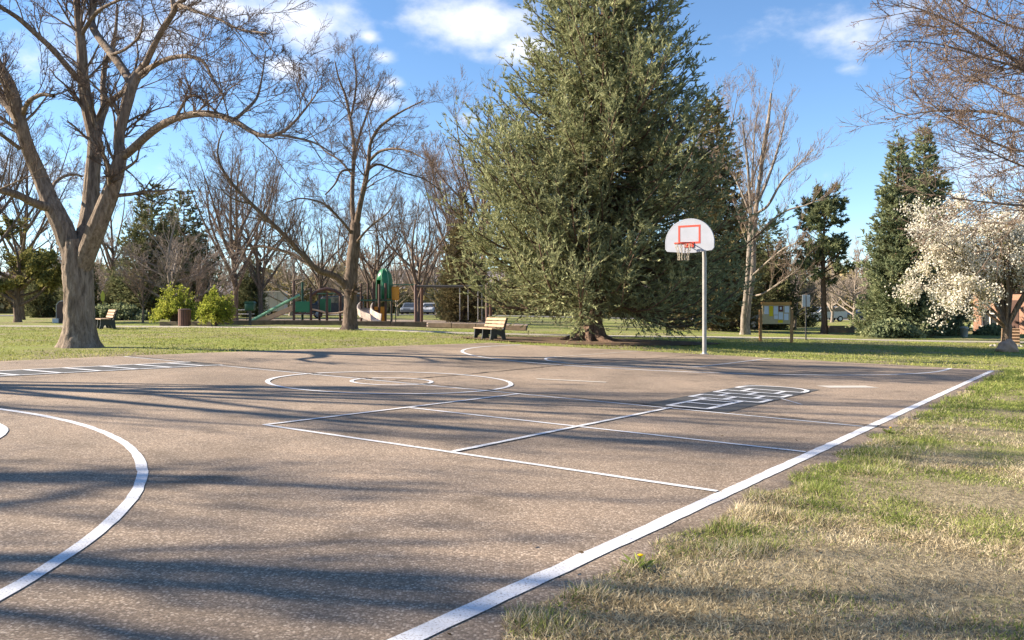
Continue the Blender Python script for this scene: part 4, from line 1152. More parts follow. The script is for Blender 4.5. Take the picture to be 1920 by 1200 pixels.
# ------------------------------------------------------------------ the basketball hoop
def hoop():
    bx, by = court(12.55, -.12); z0 = g(bx, by)
    root = thing('basketball_hoop', 'white fan shaped basketball backboard with red rim on a grey steel pole', 'basketball hoop', (bx, by, z0), -YAW)
    # local frame: x across the court, y along it away from the centre
    MB().tube([(0, 0, -.05), (0, 0, 2.6), (0, -.02, 2.75), (0, -.03, 3.42)], [.057, .057, .053, .05], 14).build('pole', M['galv'], root, True)
    MB().lathe([(.052, 0), (.045, .03), (.02, .045)], 14, (0, -.03, 3.42)).build('pole_cap', M['galv'], root, True)
    for zz_, sx_ in ((3.02, 0), (3.30, -.22), (3.30, .22)):
        MB().tube([(0, -.03, zz_), (sx_, -1.0, 3.02 if sx_ == 0 else 3.24)], .028 if sx_ == 0 else .018, 8).build('arm', M['galv'], root, True)
    for x_ in (-.2, .2):
        MB().box((x_, -.985, 3.1), (.05, .03, .5)).build('board_bracket', M['galv'], root)
    W, H, zb = 1.34, .82, 2.78
    out = [(-W / 2 + .05, 0), (-W / 2, .06), (-W / 2, .26)]
    for t in np.linspace(R(172), R(8), 26): out.append((math.cos(t) * W / 2 * 1.0, .22 + math.sin(t) * (H - .22)))
    out += [(W / 2, .26), (W / 2, .06), (W / 2 - .05, 0), (.24, -.035), (.16, -.05), (-.16, -.05), (-.24, -.035)]
    bd = MB().prism(out, .035, 'y', (0, -1.02, zb)).build('backboard', M['board_white'], root)
    rim_edge = MB(); rim_edge.tube([(u, -1.02, zb + z) for (u, z) in out] + [(out[0][0], -1.02, zb + out[0][1])], .022, 6); rim_edge.build('rolled_edge', M['board_white'], bd, True)
    q = MB(); x0, x1, y0, y1, t = -.31, .31, .20, .64, .05
    for (c, s) in (((0, -1.0405, zb + y0), (x1 - x0, .004, t)), ((0, -1.0405, zb + y1), (x1 - x0, .004, t)), ((x0 + t / 2, -1.0405, zb + (y0 + y1) / 2), (t, .004, y1 - y0 - t)), ((x1 - t / 2, -1.0405, zb + (y0 + y1) / 2), (t, .004, y1 - y0 - t))): q.box(c, s)
    q.build('target_square', M['red_paint'], bd)
    rz, ry, rr = zb + .17, -1.04 - .15 - .23, .23
    ring = [(math.cos(a) * rr, ry + math.sin(a) * rr, rz) for a in np.linspace(0, 2 * math.pi, 33)]
    MB().tube(ring, .011, 8, False).tube([(m_[0] * .985, ry + (m_[1] - ry) * .985, rz - .018) for m_ in ring], .007, 6, False).tube([(-.10, -1.04, rz), (-.10, ry + .2, rz)], .014, 6).tube([(.10, -1.04, rz), (.10, ry + .2, rz)], .014, 6).box((0, -1.05, rz - .02), (.26, .02, .14)).build('rim', M['red_paint'], root, True)
    n = MB(); rows = [(.225, 0), (.205, -.09), (.175, -.18), (.150, -.27), (.140, -.36), (.145, -.43)]
    for k in range(12):
        for sgn in (0, 1):
            pts = []
            for i, (r, dz) in enumerate(rows):
                a = (k + (.5 if (i + sgn) % 2 else 0)) * 2 * math.pi / 12
                pts.append((math.cos(a) * r, ry + math.sin(a) * r, rz - .012 + dz))
            n.tube(pts, .0065, 4, False)
    n.build('net', M['net'], root)
    MB().lathe([(.12, 0), (.12, .012), (.07, .02), (.062, .05)], 18, (0, 0, .0)).build('base_collar', M['galv'], root, True)


hoop()


# ------------------------------------------------------------------ benches, bin, small furniture
def bench(name, label, loc, rz, slat='wood_tan', length=1.85, group=None, sc=1.0):
    """local x along the bench, y the way it faces"""
    root = thing(name, label, 'bench', loc, rz, group); root.scale = (sc,) * 3
    prof = [(-.32, 0), (-.17, 0), (-.13, .13), (-.04, .20), (.08, .20), (.16, .13), (.20, 0), (.34, 0), (.30, .20), (.29, .40), (.24, .41), (-.16, .38), (-.20, .42), (-.27, .62), (-.345, .84), (-.40, .83), (-.33, .60), (-.27, .36), (-.29, .18)]
    for x in (-length / 2 + .12, 0, length / 2 - .12):
        MB().prism(prof, .07, 'x', (x, 0, 0)).build('leg', M['iron'], root)
    for y in (.24, .10, -.04): MB().box((0, y, .43 + .0 * y), (length, .125, .045), bev=.006).build('seat_slat', M[slat], root)
    for (y, z) in ((-.195, .53), (-.235, .655), (-.28, .78)): MB().box((0, y, z), (length, .04, .10), rx=R(18), bev=.006).build('back_slat', M[slat], root)
    return root


BG = 'wooden slat benches with black iron legs'
p = ground_at(918, 636.5); bench('park_bench', 'wooden slat bench with black iron legs left of the big spruce', (p.x, p.y, p.z), math.atan2(1.7, -.78), group=BG, sc=.92)
p = ground_at(197, 616.5); bench('park_bench', 'wooden slat bench with black iron legs behind the forked tree', (p.x, p.y, p.z), math.atan2(1.5, -1.0), group=BG)

p = foot(346, 40.5)
bn = thing('litter_bin', 'brown slatted litter bin between the two green shrubs', 'litter bin', p)
MB().lathe([(.24, .04), (.25, .78), (.24, .79), (.2, .79)], 18).build('liner', M['steel_dark'], bn, True)
slat_me = None
for k in range(16):
    a = k * 2 * math.pi / 16
    if slat_me is None:
        s_o = MB().box((0, 0, 0), (.025, .088, .76), bev=.005).build('slat', M['brown_slat'], bn); slat_me = s_o.data
    else: s_o = link('slat', slat_me, None, bn)
    s_o.location = (math.cos(a) * .275, math.sin(a) * .275, .43); s_o.rotation_euler = (0, 0, a)
MB().lathe([(.30, .80), (.30, .83), (.22, .86), (.10, .865)], 18).build('lid', M['brown_paint'], bn, True)

# green box on a post by the edging
p = foot(469, 43.5)
gb = thing('green_box_post', 'green box on a dark post at the near corner of the playground', 'post box', p)
MB().box((0, 0, .42), (.12, .12, .84)).build('post', M['steel_dark'], gb)
MB().box((0, 0, .95), (.46, .36, .38), bev=.03).build('box', M['green_metal'], gb, True)
MB().prism([(-.27, 0), (.27, 0), (.2, .1), (-.2, .1)], .42, 'y', (0, 0, 1.14)).build('lid', M['green_metal'], gb)

# notice board
kp = ground_at(1455, 641.5)
kb = thing('notice_board', 'wooden notice board kiosk with pinned papers and an orange top rail', 'notice board', kp, R(-6))
sc = kp.y / F
wk = 28.5 * sc
for s in (-1, 1):
    MB().box((s * wk, 0, 28 * sc), (.11, .11, 56 * sc + .2), bev=.008).build('post', M['wood_orange'], kb)
MB().box((0, -.02, 53 * sc), (2 * wk - .13, .09, 38 * sc), bev=.006).build('panel', M['cork'], kb)
MB().box((0, -.02, 72.6 * sc), (2 * wk - .06, .26, .11), bev=.01).build('top_rail', M['rail_orange'], kb)
for (u0, u1, v0, v1, mt) in ((-22, -14, 53, 68, 'paper'), (-13, -6, 49, 68, 'paper_yellow'), (-5, 3, 52, 68, 'paper'), (4, 12, 58, 68.5, 'paper_dark'), (15, 23, 56, 68, 'paper'), (-4, 3, 44, 51, 'paper'), (4, 12, 43, 56.5, 'paper'), (3, 12, 37, 42, 'paper_yellow'), (14, 22, 42, 54, 'paper')):
    MB().box(((u0 + u1) / 2 * sc, -.071, (v0 + v1) / 2 * sc - .5 * sc), ((u1 - u0) * sc, .008, (v1 - v0) * sc)).build('paper_sheet', M[mt], kb)
MB().box((8 * sc, -.0785, 63.5 * sc), (3.2 * sc, .004, 5 * sc)).build('emblem', M['paper'], kb)

# sign post
p = foot(1511, ground_at(1511, 638).y)
sgn = thing('sign_post', 'thin dark sign post carrying two pale panels right of the notice board', 'sign', p)
s_ = p.y / F
MB().box((0, 0, 43 * s_), (.05, .05, 86 * s_)).build('post', M['steel_dark'], sgn)
for x in (-4.2, 4.2): MB().box((x * s_, -.035, 74 * s_), (6.4 * s_, .012, 22 * s_), bev=.004).build('panel', M['sign_back'], sgn)

p = foot(193, 62)
sg = thing('yellow_sign', 'narrow yellow green sign on a thin post behind the left bench', 'sign', p)
MB().box((0, 0, .95), (.05, .05, 2.1)).build('post', M['sign_yellow'], sg)
MB().prism([(-.12, -.35), (.12, -.35), (.16, .1), (0, .42), (-.16, .1)], .02, 'y', (0, -.04, 1.75)).build('blade', M['sign_yellow'], sg)

p = foot(117, 50)
dp = thing('arched_panel', 'brown arched panel with a pale metal rim half hidden by the forked trunk', 'panel', p)
arch = [(-.32, 0), (.32, 0)] + [(math.cos(t) * .32, .95 + math.sin(t) * .32) for t in np.linspace(0, math.pi, 14)]
MB().prism(arch, .10, 'y').build('panel', M['brown_paint'], dp)
MB().tube([(-.34, 0, 0), (-.34, 0, .95)] + [(math.cos(t) * .34, 0, .95 + math.sin(t) * .34) for t in np.linspace(math.pi, 0, 14)] + [(.34, 0, 0)], .04, 8).build('rim', M['galv'], dp, True)
p = foot(106, 50)
wb = thing('utility_box', 'small white utility box on the lawn left of the forked trunk', 'utility box', p)
MB().box((0, 0, .12), (.36, .3, .24), bev=.02).build('body', M['trim_white'], wb); MB().box((0, 0, .26), (.39, .33, .03), bev=.01).build('lid', M['trim_white'], wb)

# slender saplings
copy_tree(t3, foot(268, 50), .4, .30, 'slender young leafless tree left of the rounded green shrub')
copy_tree(t3, foot(367, 46), 1.4, .27, 'slender young leafless tree between the two green shrubs')

# ------------------------------------------------------------------ playground
def rp(px, py, Y): return ray(px, py, Y)


def timbers(name, label, a, b, n, h=.2):
    root = thing(name, label, 'edging', (a.x, a.y, g(a.x, a.y)), 0)
    d = (b - a) / n; rz = math.atan2(d.y, d.x)
    for i in range(n):
        c = a + d * (i + .5); MB().box((c.x - a.x, c.y - a.y, g(c.x, c.y) - root.location.z + h / 2 - .02 + .008 * (i % 3)), (Vector(d[:2]).length - .03, .16, h), rz=rz + .006 * (i % 3 - 1), bev=.015).build('timber', M['timber'], root)


timbers('timber_edging', 'long dark timber edging along the front of the playground', foot(405, 45), foot(800, 44.2), 6, .26)
timbers('timber_edging', 'dark timber edging running from the swings to the big spruce', foot(803, 44.1), foot(988, 42.2), 4, .26)
timbers('timber_edging', 'short timber kerb beside the brown bin', foot(300, 42.5), foot(398, 42), 2, .24)


def play_left():
    Y = 49.5; o0 = foot(565, Y); root = thing('play_structure', 'low play structure with green panels and a straight tan slide', 'play structure', o0)
    L = lambda px, py, dy=0: rp(px, py, Y + dy) - o0
    for (px, top, dy, m) in ((551, 526, 0, 'brown_paint'), (567, 529, 1.3, 'green_metal'), (583, 540, 0, 'brown_paint'), (599, 546, 1.3, 'brown_paint'), (613, 548, 0, 'brown_paint'), (638, 548, 1.3, 'brown_paint')):
        t = L(px, top, dy); MB().tube([(t.x, t.y, -.1), t], .075, 10).build('post', M[m], root, True)
    a, b = L(553, 588), L(582, 588); MB().box(((a.x + b.x) / 2, .6, a.z), (b.x - a.x, 1.25, .10)).build('deck', M['brown_paint'], root)
    MB().box(((a.x + b.x) / 2, -.04, (L(0, 575).z)), (b.x - a.x - .06, .05, .62), bev=.02).build('panel', M['green_plastic'], root)
    a2, b2 = L(588, 588), L(612, 588); MB().box(((a2.x + b2.x) / 2, 1.26, L(0, 572).z), (b2.x - a2.x, .05, .75), bev=.02).build('panel', M['green_plastic'], root)
    # bars of the ladder on the front
    for k in range(4):
        MB().tube([L(572 + k * 3, 562 + k * 3), L(576 + k * 3, 590 + k)], .02, 6).build('ladder_bar', M['pale_green'], root, True)
    # straight slide running down to the left
    tp, bt = L(551, 578), L(478, 603); ch = MB()
    v = []
    pts = [tp + Vector((0, .5, 0)), tp.lerp(bt, .35) + Vector((0, .5, -.05)), tp.lerp(bt, .75) + Vector((0, .5, -.12)), bt + Vector((0, .5, .05)), bt + Vector((-.35, .5, .05))]
    for p_ in pts:
        for (dy, dz) in ((-.30, .22), (-.26, .0), (.26, .0), (.30, .22), (.34, .22), (.30, -.05), (-.30, -.05), (-.34, .22)): v.append((p_.x, p_.y + dy, p_.z + dz))
    fs = []
    for i in range(len(pts) - 1):
        for j in range(8): fs.append((i * 8 + j, i * 8 + (j + 1) % 8, (i + 1) * 8 + (j + 1) % 8, (i + 1) * 8 + j))
    fs += [tuple(range(8)), tuple(range((len(pts) - 1) * 8, len(pts) * 8))]
    ch.add(v, fs).build('slide', M['slide_tan'], root)
    MB().tube([L(562, 553), L(520, 575), L(473, 601)], .085, 8).build('hand_rail', M['pale_green'], root, True)
    MB().tube([L(562, 553, 1), L(520, 575, 1), L(473, 601, 1)], .06, 8).build('hand_rail', M['pale_green'], root, True)
    # arched overhead and wavy bridge
    MB().tube([L(586, 553), L(596, 545), L(612, 541.5), L(628, 545), L(641, 555)], .10, 8).build('arched_beam', M['brown_paint'], root, True)
    MB().tube([L(586, 551, .6), L(640, 551, .6)], .04, 8).build('overhead_rail', M['green_metal'], root, True)
    MB().tube([L(585, 580, .2), L(600, 583, .2), L(615, 588, .2), L(632, 587, .2), L(645, 584, .2)], .05, 8).build('bridge_rail', M['slide_tan'], root, True)
    for k in range(6): MB().box((L(590 + k * 9, 590).x, .6, L(0, 591).z), (.2, 1.1, .05)).build('bridge_plank', M['brown_paint'], root)


play_left()


def play_tower():
    Y = 49.0; o0 = foot(707, Y); root = thing('play_tower', 'playground tower with a green dome roof, orange panels and a curved pale slide', 'play tower', o0)
    L = lambda px, py, dy=0: rp(px, py, Y + dy) - o0
    for (px, top, dy) in ((677, 531, 0), (690, 531, 1.4), (700, 529, 0), (711, 533, -.3), (723, 531, 0), (734, 533, 1.4)):
        t = L(px, top, dy); MB().tube([(t.x, t.y, -.1), t], .07, 10).build('post', M['brown_paint'], root, True)
    # dome: faceted green hood with an opening
    c = L(718, 560); rr = 15.5 * Y / F; H = 57 * Y / F
    dome = MB(); prof = [(rr * .98, 0), (rr, H * .35), (rr * .95, H * .62), (rr * .80, H * .80), (rr * .55, H * .93), (rr * .2, H)]
    k = 14; base = len(dome.v)
    for (r, z) in prof:
        for j in range(k): dome.v.append((c.x + r * math.cos(2 * math.pi * j / k), .5 + r * math.sin(2 * math.pi * j / k), c.z + z))
    for i in range(len(prof) - 1):
        for j in range(k):
            if i in (0, 1) and j in (8, 9): continue            # the doorway
            dome.f.append((i * k + j, i * k + (j + 1) % k, (i + 1) * k + (j + 1) % k, (i + 1) * k + j))
    dome.f.append(tuple((len(prof) - 1) * k + j for j in range(k)))
    d_ = dome.build('dome_roof', M['green_plastic'], root, True); md = d_.modifiers.new('thickness', 'SOLIDIFY'); md.thickness = .04
    for j in range(0, k, 2): MB().tube([(c.x + r * 1.02 * math.cos(2 * math.pi * j / k), .5 + r * 1.02 * math.sin(2 * math.pi * j / k), c.z + z) for (r, z) in prof], .022, 5).build('dome_rib', M['pale_green'], d_, True)
    a, b = L(676, 563), L(735, 563); MB().box(((a.x + b.x) / 2, .6, a.z), (b.x - a.x, 1.5, .09)).build('deck', M['green_metal'], root)
    MB().box((L(735, 550).x, .4, L(0, 550).z), (.72, .08, .80), bev=.06).build('side_panel', M['orange_plastic'], root)
    for (x0, x1, y0, y1) in ((700, 710.5, 575, 604), (711.5, 723, 575, 605)):
        a, b = L(x0, y1), L(x1, y0); MB().box(((a.x + b.x) / 2, .02, (a.z + b.z) / 2), (b.x - a.x, .06, b.z - a.z), bev=.015).build('play_panel', M['orange_plastic'], root)
    MB().tube([L(692, 583), L(712, 583)], .045, 8).build('cross_bar', M['brown_paint'], root, True)
    # curved slide: a trough sweeping left and down to the front
    pts = []
    for t in np.linspace(0, 1, 13):
        px = 690 - 16 * math.sin(t * math.pi * .62) + 30 * t ** 2.2; py = 577 + 26 * t ** .9; dy = .2 - 2.3 * t
        pts.append(L(px, py, dy))
    v, fs = [], []
    for i, p_ in enumerate(pts):
        tg = (pts[min(i + 1, 12)] - pts[max(i - 1, 0)]).normalized(); sd = Vector((tg.y, -tg.x, 0)).normalized()
        for (u, z) in ((-.36, .42), (-.31, .08), (-.12, -.02), (.12, -.02), (.31, .08), (.36, .42), (.41, .42), (.36, .02), (.15, -.08), (-.15, -.08), (-.36, .02), (-.41, .42)): v.append(tuple(p_ + sd * u + Vector((0, 0, z))))
    for i in range(12):
        for j in range(12): fs.append((i * 12 + j, i * 12 + (j + 1) % 12, (i + 1) * 12 + (j + 1) % 12, (i + 1) * 12 + j))
    fs += [tuple(range(12)), tuple(range(144, 156))]
    MB().add(v, fs).build('curved_slide', M['slide_white'], root, True)
    MB().tube([L(664, 550), L(677, 550)], .03, 6).tube([L(668, 551), L(668, 575)], .02, 6).build('slide_hood_rail', M['galv'], root, True)
    MB().tube([L(735, 534), L(780, 534)], .035, 8).build('overhead_pipe', M['green_metal'], root, True)
    for px in (733.5, 742):
        t = L(px, 534 if px < 740 else 575, .2); MB().tube([(t.x, t.y, -.05), t], .03, 8).build('pipe_leg', M['green_metal'], root, True)


play_tower()


def swings():
    Y = 47.5; o0 = foot(786, Y); root = thing('swing_set', 'swing set with brown timber posts, long top beam and hanging swings', 'swing set', o0)
    L = lambda px, py, dy=0: rp(px, py, Y + dy) - o0
    for (px, dy) in ((779.5, -.6), (790.5, .6), (913, -.6), (920, .6)):
        t = L(px, 534, 0); b = L(px, 612, dy); MB().tube([(b.x, dy, -.1), (t.x, dy * .3, t.z)], .085, 10).build('post', M['brown_paint'], root, True)
    MB().tube([L(780, 537), L(920, 537)], .075, 10).build('top_beam', M['steel_dark'], root, True)
    for (x0, x1) in ((862, 877.5), (896, 903.5)):
        zs = L(0, 600).z; s_ = None
        for px in (x0, x1):
            t = L(px, 540); MB().tube([t, (t.x, t.y + .05, zs)], .022, 5).build('chain', M['chain'], root, True)
        a, b = L(x0, 600), L(x1, 600); MB().add([(a.x, -.09, zs), (b.x, -.09, zs), (b.x, .09, zs), (a.x, .09, zs), (a.x * .5 + b.x * .5, -.09, zs - .10), (a.x * .5 + b.x * .5, .09, zs - .10)], [(0, 4, 5, 3), (4, 1, 2, 5)]).build('swing_seat', M['rubber'], root)


swings()

# picnic table
p = foot(448, 60)
pt = thing('picnic_table', 'white picnic table under the trees left of the trailer', 'picnic table', p, R(8))
MB().box((0, 0, .74), (1.9, .75, .06), bev=.01).build('top', M['trim_white'], pt)
for s in (-1, 1):
    MB().box((0, s * .62, .44), (1.9, .28, .05), bev=.01).build('seat', M['trim_white'], pt)
    MB().tube([(s * .65, -.7, 0), (s * .65, -.25, .72)], .03, 6).tube([(s * .65, .7, 0), (s * .65, .25, .72)], .03, 6).tube([(s * .65, -.62, .41), (s * .65, .62, .41)], .03, 6).build('leg_frame', M['steel_dark'], pt, True)


# ------------------------------------------------------------------ vehicles
def car(label, loc, rz, paint, kind='saloon', cat='car', group='cars parked along the street'):
    root = thing('parked_car', label, cat, loc, rz, group)
    if kind == 'van':
        body = [(-2.4, .35), (-2.45, .9), (-2.35, 1.15), (-1.5, 1.25), (-.95, 1.85), (2.25, 1.95), (2.42, 1.75), (2.45, .4)]; cab = [(-1.42, 1.27), (-.92, 1.78), (2.15, 1.86), (2.25, 1.3)]; Wd = 1.9
    elif kind == 'suv':
        body = [(-2.25, .38), (-2.3, .8), (-2.2, 1.0), (-1.15, 1.08), (-.55, 1.66), (1.75, 1.72), (2.2, 1.25), (2.28, .9), (2.25, .4)]; cab = [(-1.02, 1.12), (-.52, 1.60), (1.68, 1.65), (2.05, 1.18)]; Wd = 1.85
    else:
        body = [(-2.2, .32), (-2.25, .65), (-2.1, .85), (-1.1, .95), (-.35, 1.42), (.9, 1.45), (1.65, 1.02), (2.2, .95), (2.28, .6), (2.22, .34)]; cab = [(-.95, .98), (-.32, 1.37), (.86, 1.40), (1.5, 1.02)]; Wd = 1.75
    b = MB().prism(body, Wd, 'y').build('body', M[paint], root)
    md = b.modifiers.new('round', 'BEVEL'); md.width = .09; md.segments = 3
    for s in (-1, 1):
        w = MB().prism(cab, .02, 'y', (0, s * (Wd / 2 + .004), 0)).build('side_window', M['glass'], root)
        MB().box(((cab[1][0] + cab[2][0]) / 2, s * (Wd / 2 + .018), (cab[0][1] + cab[1][1]) / 2), (.07, .02, cab[1][1] - cab[0][1])).build('pillar', M[paint], w)
    f0, f1 = cab[0], cab[1]; r0, r1 = cab[3], cab[2]
    for nm, (q0, q1), dx in (('windscreen', (f0, f1), -.19), ('rear_window', (r0, r1), .19)):
        MB().add([(q0[0] + dx, -Wd * .42, q0[1]), (q0[0] + dx, Wd * .42, q0[1]), (q1[0] + dx, Wd * .38, q1[1]), (q1[0] + dx, -Wd * .38, q1[1]), (q0[0] + dx * .6, -Wd * .42, q0[1]), (q0[0] + dx * .6, Wd * .42, q0[1]), (q1[0] + dx * .6, Wd * .38, q1[1]), (q1[0] + dx * .6, -Wd * .38, q1[1])], [(0, 1, 2, 3), (7, 6, 5, 4), (0, 4, 5, 1), (1, 5, 6, 2), (2, 6, 7, 3), (3, 7, 4, 0)]).build(nm, M['glass'], root)
    for x in (-1.4, 1.4):
        for s in (-1, 1):
            w = MB().tube([(x, s * (Wd / 2 - .2), .33), (x, s * (Wd / 2 + .02), .33)], .33, 18).build('wheel', M['rubber'], root, True)
            MB().tube([(x, s * (Wd / 2 + .0), .33), (x, s * (Wd / 2 + .03), .33)], .2, 14).build('hub', M['hub'], w, True)
    for s in (-1, 1):
        MB().box((body[1][0] - .01, s * Wd * .36, .68), (.08, .34, .14), bev=.02).build('headlight', M['lamp_clear'], root)
        MB().box((body[-1][0] + .04, s * Wd * .4, .8), (.06, .2, .2), bev=.02).build('tail_light', M['lamp_red'], root)
    return root


car('white parked car seen between the small pine and the low timber planter', foot(1546, 96), R(8), 'car_white', 'suv')
car('dark parked car just left of the white one behind the sign post', foot(1508, 97), R(4), 'car_dark')
car('white parked car right of the swing set posts', foot(808, 104), R(80), 'car_white')
car('silver parked car between the play tower and the swing posts', foot(771, 104), R(84), 'car_silver')
car('dark blue van parked behind the play structure and the leaning tree', foot(628, 72), R(10), 'car_dark', 'van', 'van')
car('grey parked car half hidden left of the pale two stemmed tree', foot(1366, 58), R(12), 'car_silver')
car('dark parked car under the trees left of the blue green spruces', foot(1625, 97), R(5), 'car_dark', 'suv')

p = foot(500, 92)
tl = thing('box_trailer', 'pale grey box trailer parked behind the playground slide', 'trailer', p, R(4))
MB().box((0, 0, 1.5), (4.1, 2.2, 2.1), bev=.06).build('body', M['trailer'], tl)
MB().box((0, 0, 2.59), (4.16, 2.26, .09), bev=.03).build('roof', M['trim_white'], tl)
for x in (-1.37, -.45, .47, 1.39): MB().box((x, -1.105, 1.5), (.05, .03, 2.05)).build('rib', M['galv'], tl)
for x in (-.5, .5):
    w = MB().tube([(x, -1.12, .33), (x, -.9, .33)], .33, 16).build('wheel', M['rubber'], tl, True); MB().tube([(x, -1.14, .33), (x, -1.1, .33)], .18, 12).build('hub', M['hub'], w, True)
MB().box((2.5, 0, .5), (1.2, .1, .1)).build('tow_bar', M['steel_dark'], tl)

# ------------------------------------------------------------------ brick house at the right
hp = Vector((31.5, 52.75, g(31.5, 52.75)))
hs = thing('brick_house', 'tan brick house with an arched white window at the right edge', 'house', hp, R(-50))
k_ = 54 / F
wall = MB(); x0, x1, H = -76 * k_, 3.6, 3.0
wx0, wx1, wz0, wz1 = -62 * k_, -34 * k_, 14 * k_, 37 * k_; cx = (wx0 + wx1) / 2; wr = (wx1 - wx0) / 2
# front wall round the window opening
arc_pts = [(cx + math.cos(t) * wr, wz1 + math.sin(t) * wr * .55) for t in np.linspace(math.pi, 0, 13)]
for yy in (0, .3):
    b0 = len(wall.v)
    ol = [(x0, 0), (wx0, 0), (wx0, wz0), (wx0, wz1)] + arc_pts[1:-1] + [(wx1, wz1), (wx1, wz0), (wx1, 0), (x1, 0), (x1, H), (x0, H)]
    wall.v += [(u, yy, z) for (u, z) in ol]
n_ = 20 + 1
m_ = len(ol)
top = m_ - 1
b0 = 0
fsw = [(0, 1, 2, 3, top)]
arcidx = list(range(3, 3 + 13))
mid = arcidx[6]
fsw += [tuple([top] + arcidx[:7]), tuple(arcidx[6:] + [m_ - 2]), (top, mid, m_ - 2), (arcidx[-1], m_ - 5, m_ - 4, m_ - 3, m_ - 2)]
wall.f += fsw
wall.f += [tuple(i + m_ for i in reversed(f)) for f in fsw]
for a, b in zip([2, 3] + arcidx, [3] + arcidx[1:] + [m_ - 5]):
    if a != b: wall.f.append((a, b, b + m_, a + m_))
wall.box(((wx0 + wx1) / 2, .15, wz0 / 2), (wx1 - wx0 + .004, .296, wz0))
wall.box((x0 + .15, 4.3, H / 2), (.3, 8.0, H)); wall.box((x1 - .15, 4.3, H / 2), (.3, 8.0, H)); wall.box(((x0 + x1) / 2, 8.4, H / 2), (x1 - x0, .3, H))
wl_o = wall.build('wall', M['brickwork'], hs)
win = MB().box((cx, .14, (wz0 + wz1) / 2), (wx1 - wx0, .02, wz1 - wz0)).build('window', M['glass'], hs)
MB().prism([(cx - wr, wz1)] + arc_pts[1:-1] + [(cx + wr, wz1)], .02, 'y', (0, .14, 0)).build('fanlight', M['glass'], win)
fr = MB()
for u in (wx0 + .03, cx, wx1 - .03): fr.box((u, .11, (wz0 + wz1) / 2), (.07, .06, wz1 - wz0))
fr.box((cx, .108, wz1), (wx1 - wx0, .07, .08)); fr.tube([(u, .11, z) for (u, z) in arc_pts], .035, 6); fr.tube([(cx, .11, wz1), (cx, .11, wz1 + wr * .52)], .025, 6)
fr.build('frame', M['trim_white'], win)
MB().box((cx, -.03, wz0 - .05), (wx1 - wx0 + .16, .24, .09)).build('sill', M['trim_white'], win)
rf = MB().add([(x0 - .5, -.6, H - .1), (x1 + .5, -.6, H - .1), (x1 + .5, 9.2, H - .1), (x0 - .5, 9.2, H - .1), (x0 - .5, 4.3, H + 2.2), (x1 + .5, 4.3, H + 2.2)], [(0, 1, 5, 4), (2, 3, 4, 5), (0, 4, 3), (1, 2, 5), (0, 3, 2, 1)]).build('roof', M['roof'], hs)
MB().box((-28 * k_ + .55, .0, 1.05), (.95, .06, 2.1)).build('door', M['brown_paint'], hs)

st = ground_at(1907, 646)
sw = thing('timber_steps', 'flight of pale timber steps right of the blossom tree trunk', 'steps', (st.x, st.y + .5, st.z), R(-31))
for i in range(5): MB().box((0, .32 * i, .13 * (i + .5)), (.72, .34, .13 * (1.0)), bev=.01).box((0, .32 * i - .10, .13 * (i + 1) + .012), (.74, .28, .02)).build('step', M['wood_tan'], sw)

bp = ground_at(1889, 660)
rg_ = np.random.default_rng(5)
bm = bmesh.new(); bmesh.ops.create_icosphere(bm, subdivisions=3, radius=1)
for v in bm.verts:
    c = v.co; f = 1 + .13 * math.sin(c.x * 4 + 1) * math.cos(c.y * 3.3) + .08 * math.sin(c.z * 6 + c.x * 5) + rg_.normal(0, .015)
    v.co = Vector((c.x * .34 * f, c.y * .32 * f, max(c.z, -.5) * .34 * f * (1.0 - .2 * abs(c.x)) + .1))
me = bpy.data.meshes.new('boulder'); bm.to_mesh(me); bm.free()
tag(link('boulder', me, M['stone'], None, bp), 'tan sandstone boulder in front of the blossom tree', 'boulder')

# bins by the house, planter, stones
p = foot(1808, 47)
cb = thing('grey_bin', 'pale grey bin beside the brick house under the blossom tree', 'bin', p)
MB().lathe([(.17, 0), (.21, .46), (.22, .47), (.22, .5)], 14).build('body', M['galv'], cb, True); MB().lathe([(.23, .5), (.23, .53), (.1, .58)], 14).build('lid', M['galv'], cb, True)

p = ground_at(1574, 624)
pl = thing('timber_planter', 'low weathered timber planter right of the small pine', 'planter', p, R(-3))
kk = p.y / F
for i in range(3): MB().box((0, -.4, 4.6 * kk * (i + .5)), (47 * kk, .1, 4.5 * kk), bev=.012).build('board', M['wood_tan'], pl)
for s in (-1, 1): MB().box((s * 23 * kk, .15, 7 * kk), (.1, 1.0, 13.6 * kk)).build('end_board', M['wood_tan'], pl)
MB().box((0, .15, 12.2 * kk), (45 * kk, .95, .06)).build('soil', M['mulch'], pl)

# row of small stones along the verge by the boulder
for i in range(14):
    x_, y_ = 19.6 + i * .34 - .12 * (i % 3), 34.6 + .22 * math.sin(i * 2.1) - i * .03
    if i == 0:
        bm = bmesh.new(); bmesh.ops.create_icosphere(bm, subdivisions=2, radius=1)
        for v in bm.verts: v.co *= 1 + .16 * math.sin(v.co.x * 3.1 + v.co.y * 2) * math.cos(v.co.z * 3)
        bmesh.ops.scale(bm, vec=(.12, .09, .07), verts=bm.verts); sm = bpy.data.meshes.new('verge_stone'); bm.to_mesh(sm); bm.free(); sm.materials.append(M['concrete'])
    s_o = link('verge_stone', sm, None, None, (x_, y_, g(x_, y_) + .03)); s_o.rotation_euler = (0, 0, i * 1.3); s_o.scale = (.8 + .1 * (i % 4),) * 3
    tag(s_o, 'small pale verge stone, number %s from the left in the row before the blossom tree' % ('one two three four five six seven eight nine ten eleven twelve thirteen fourteen'.split()[i]), 'stone', 'row of verge stones')

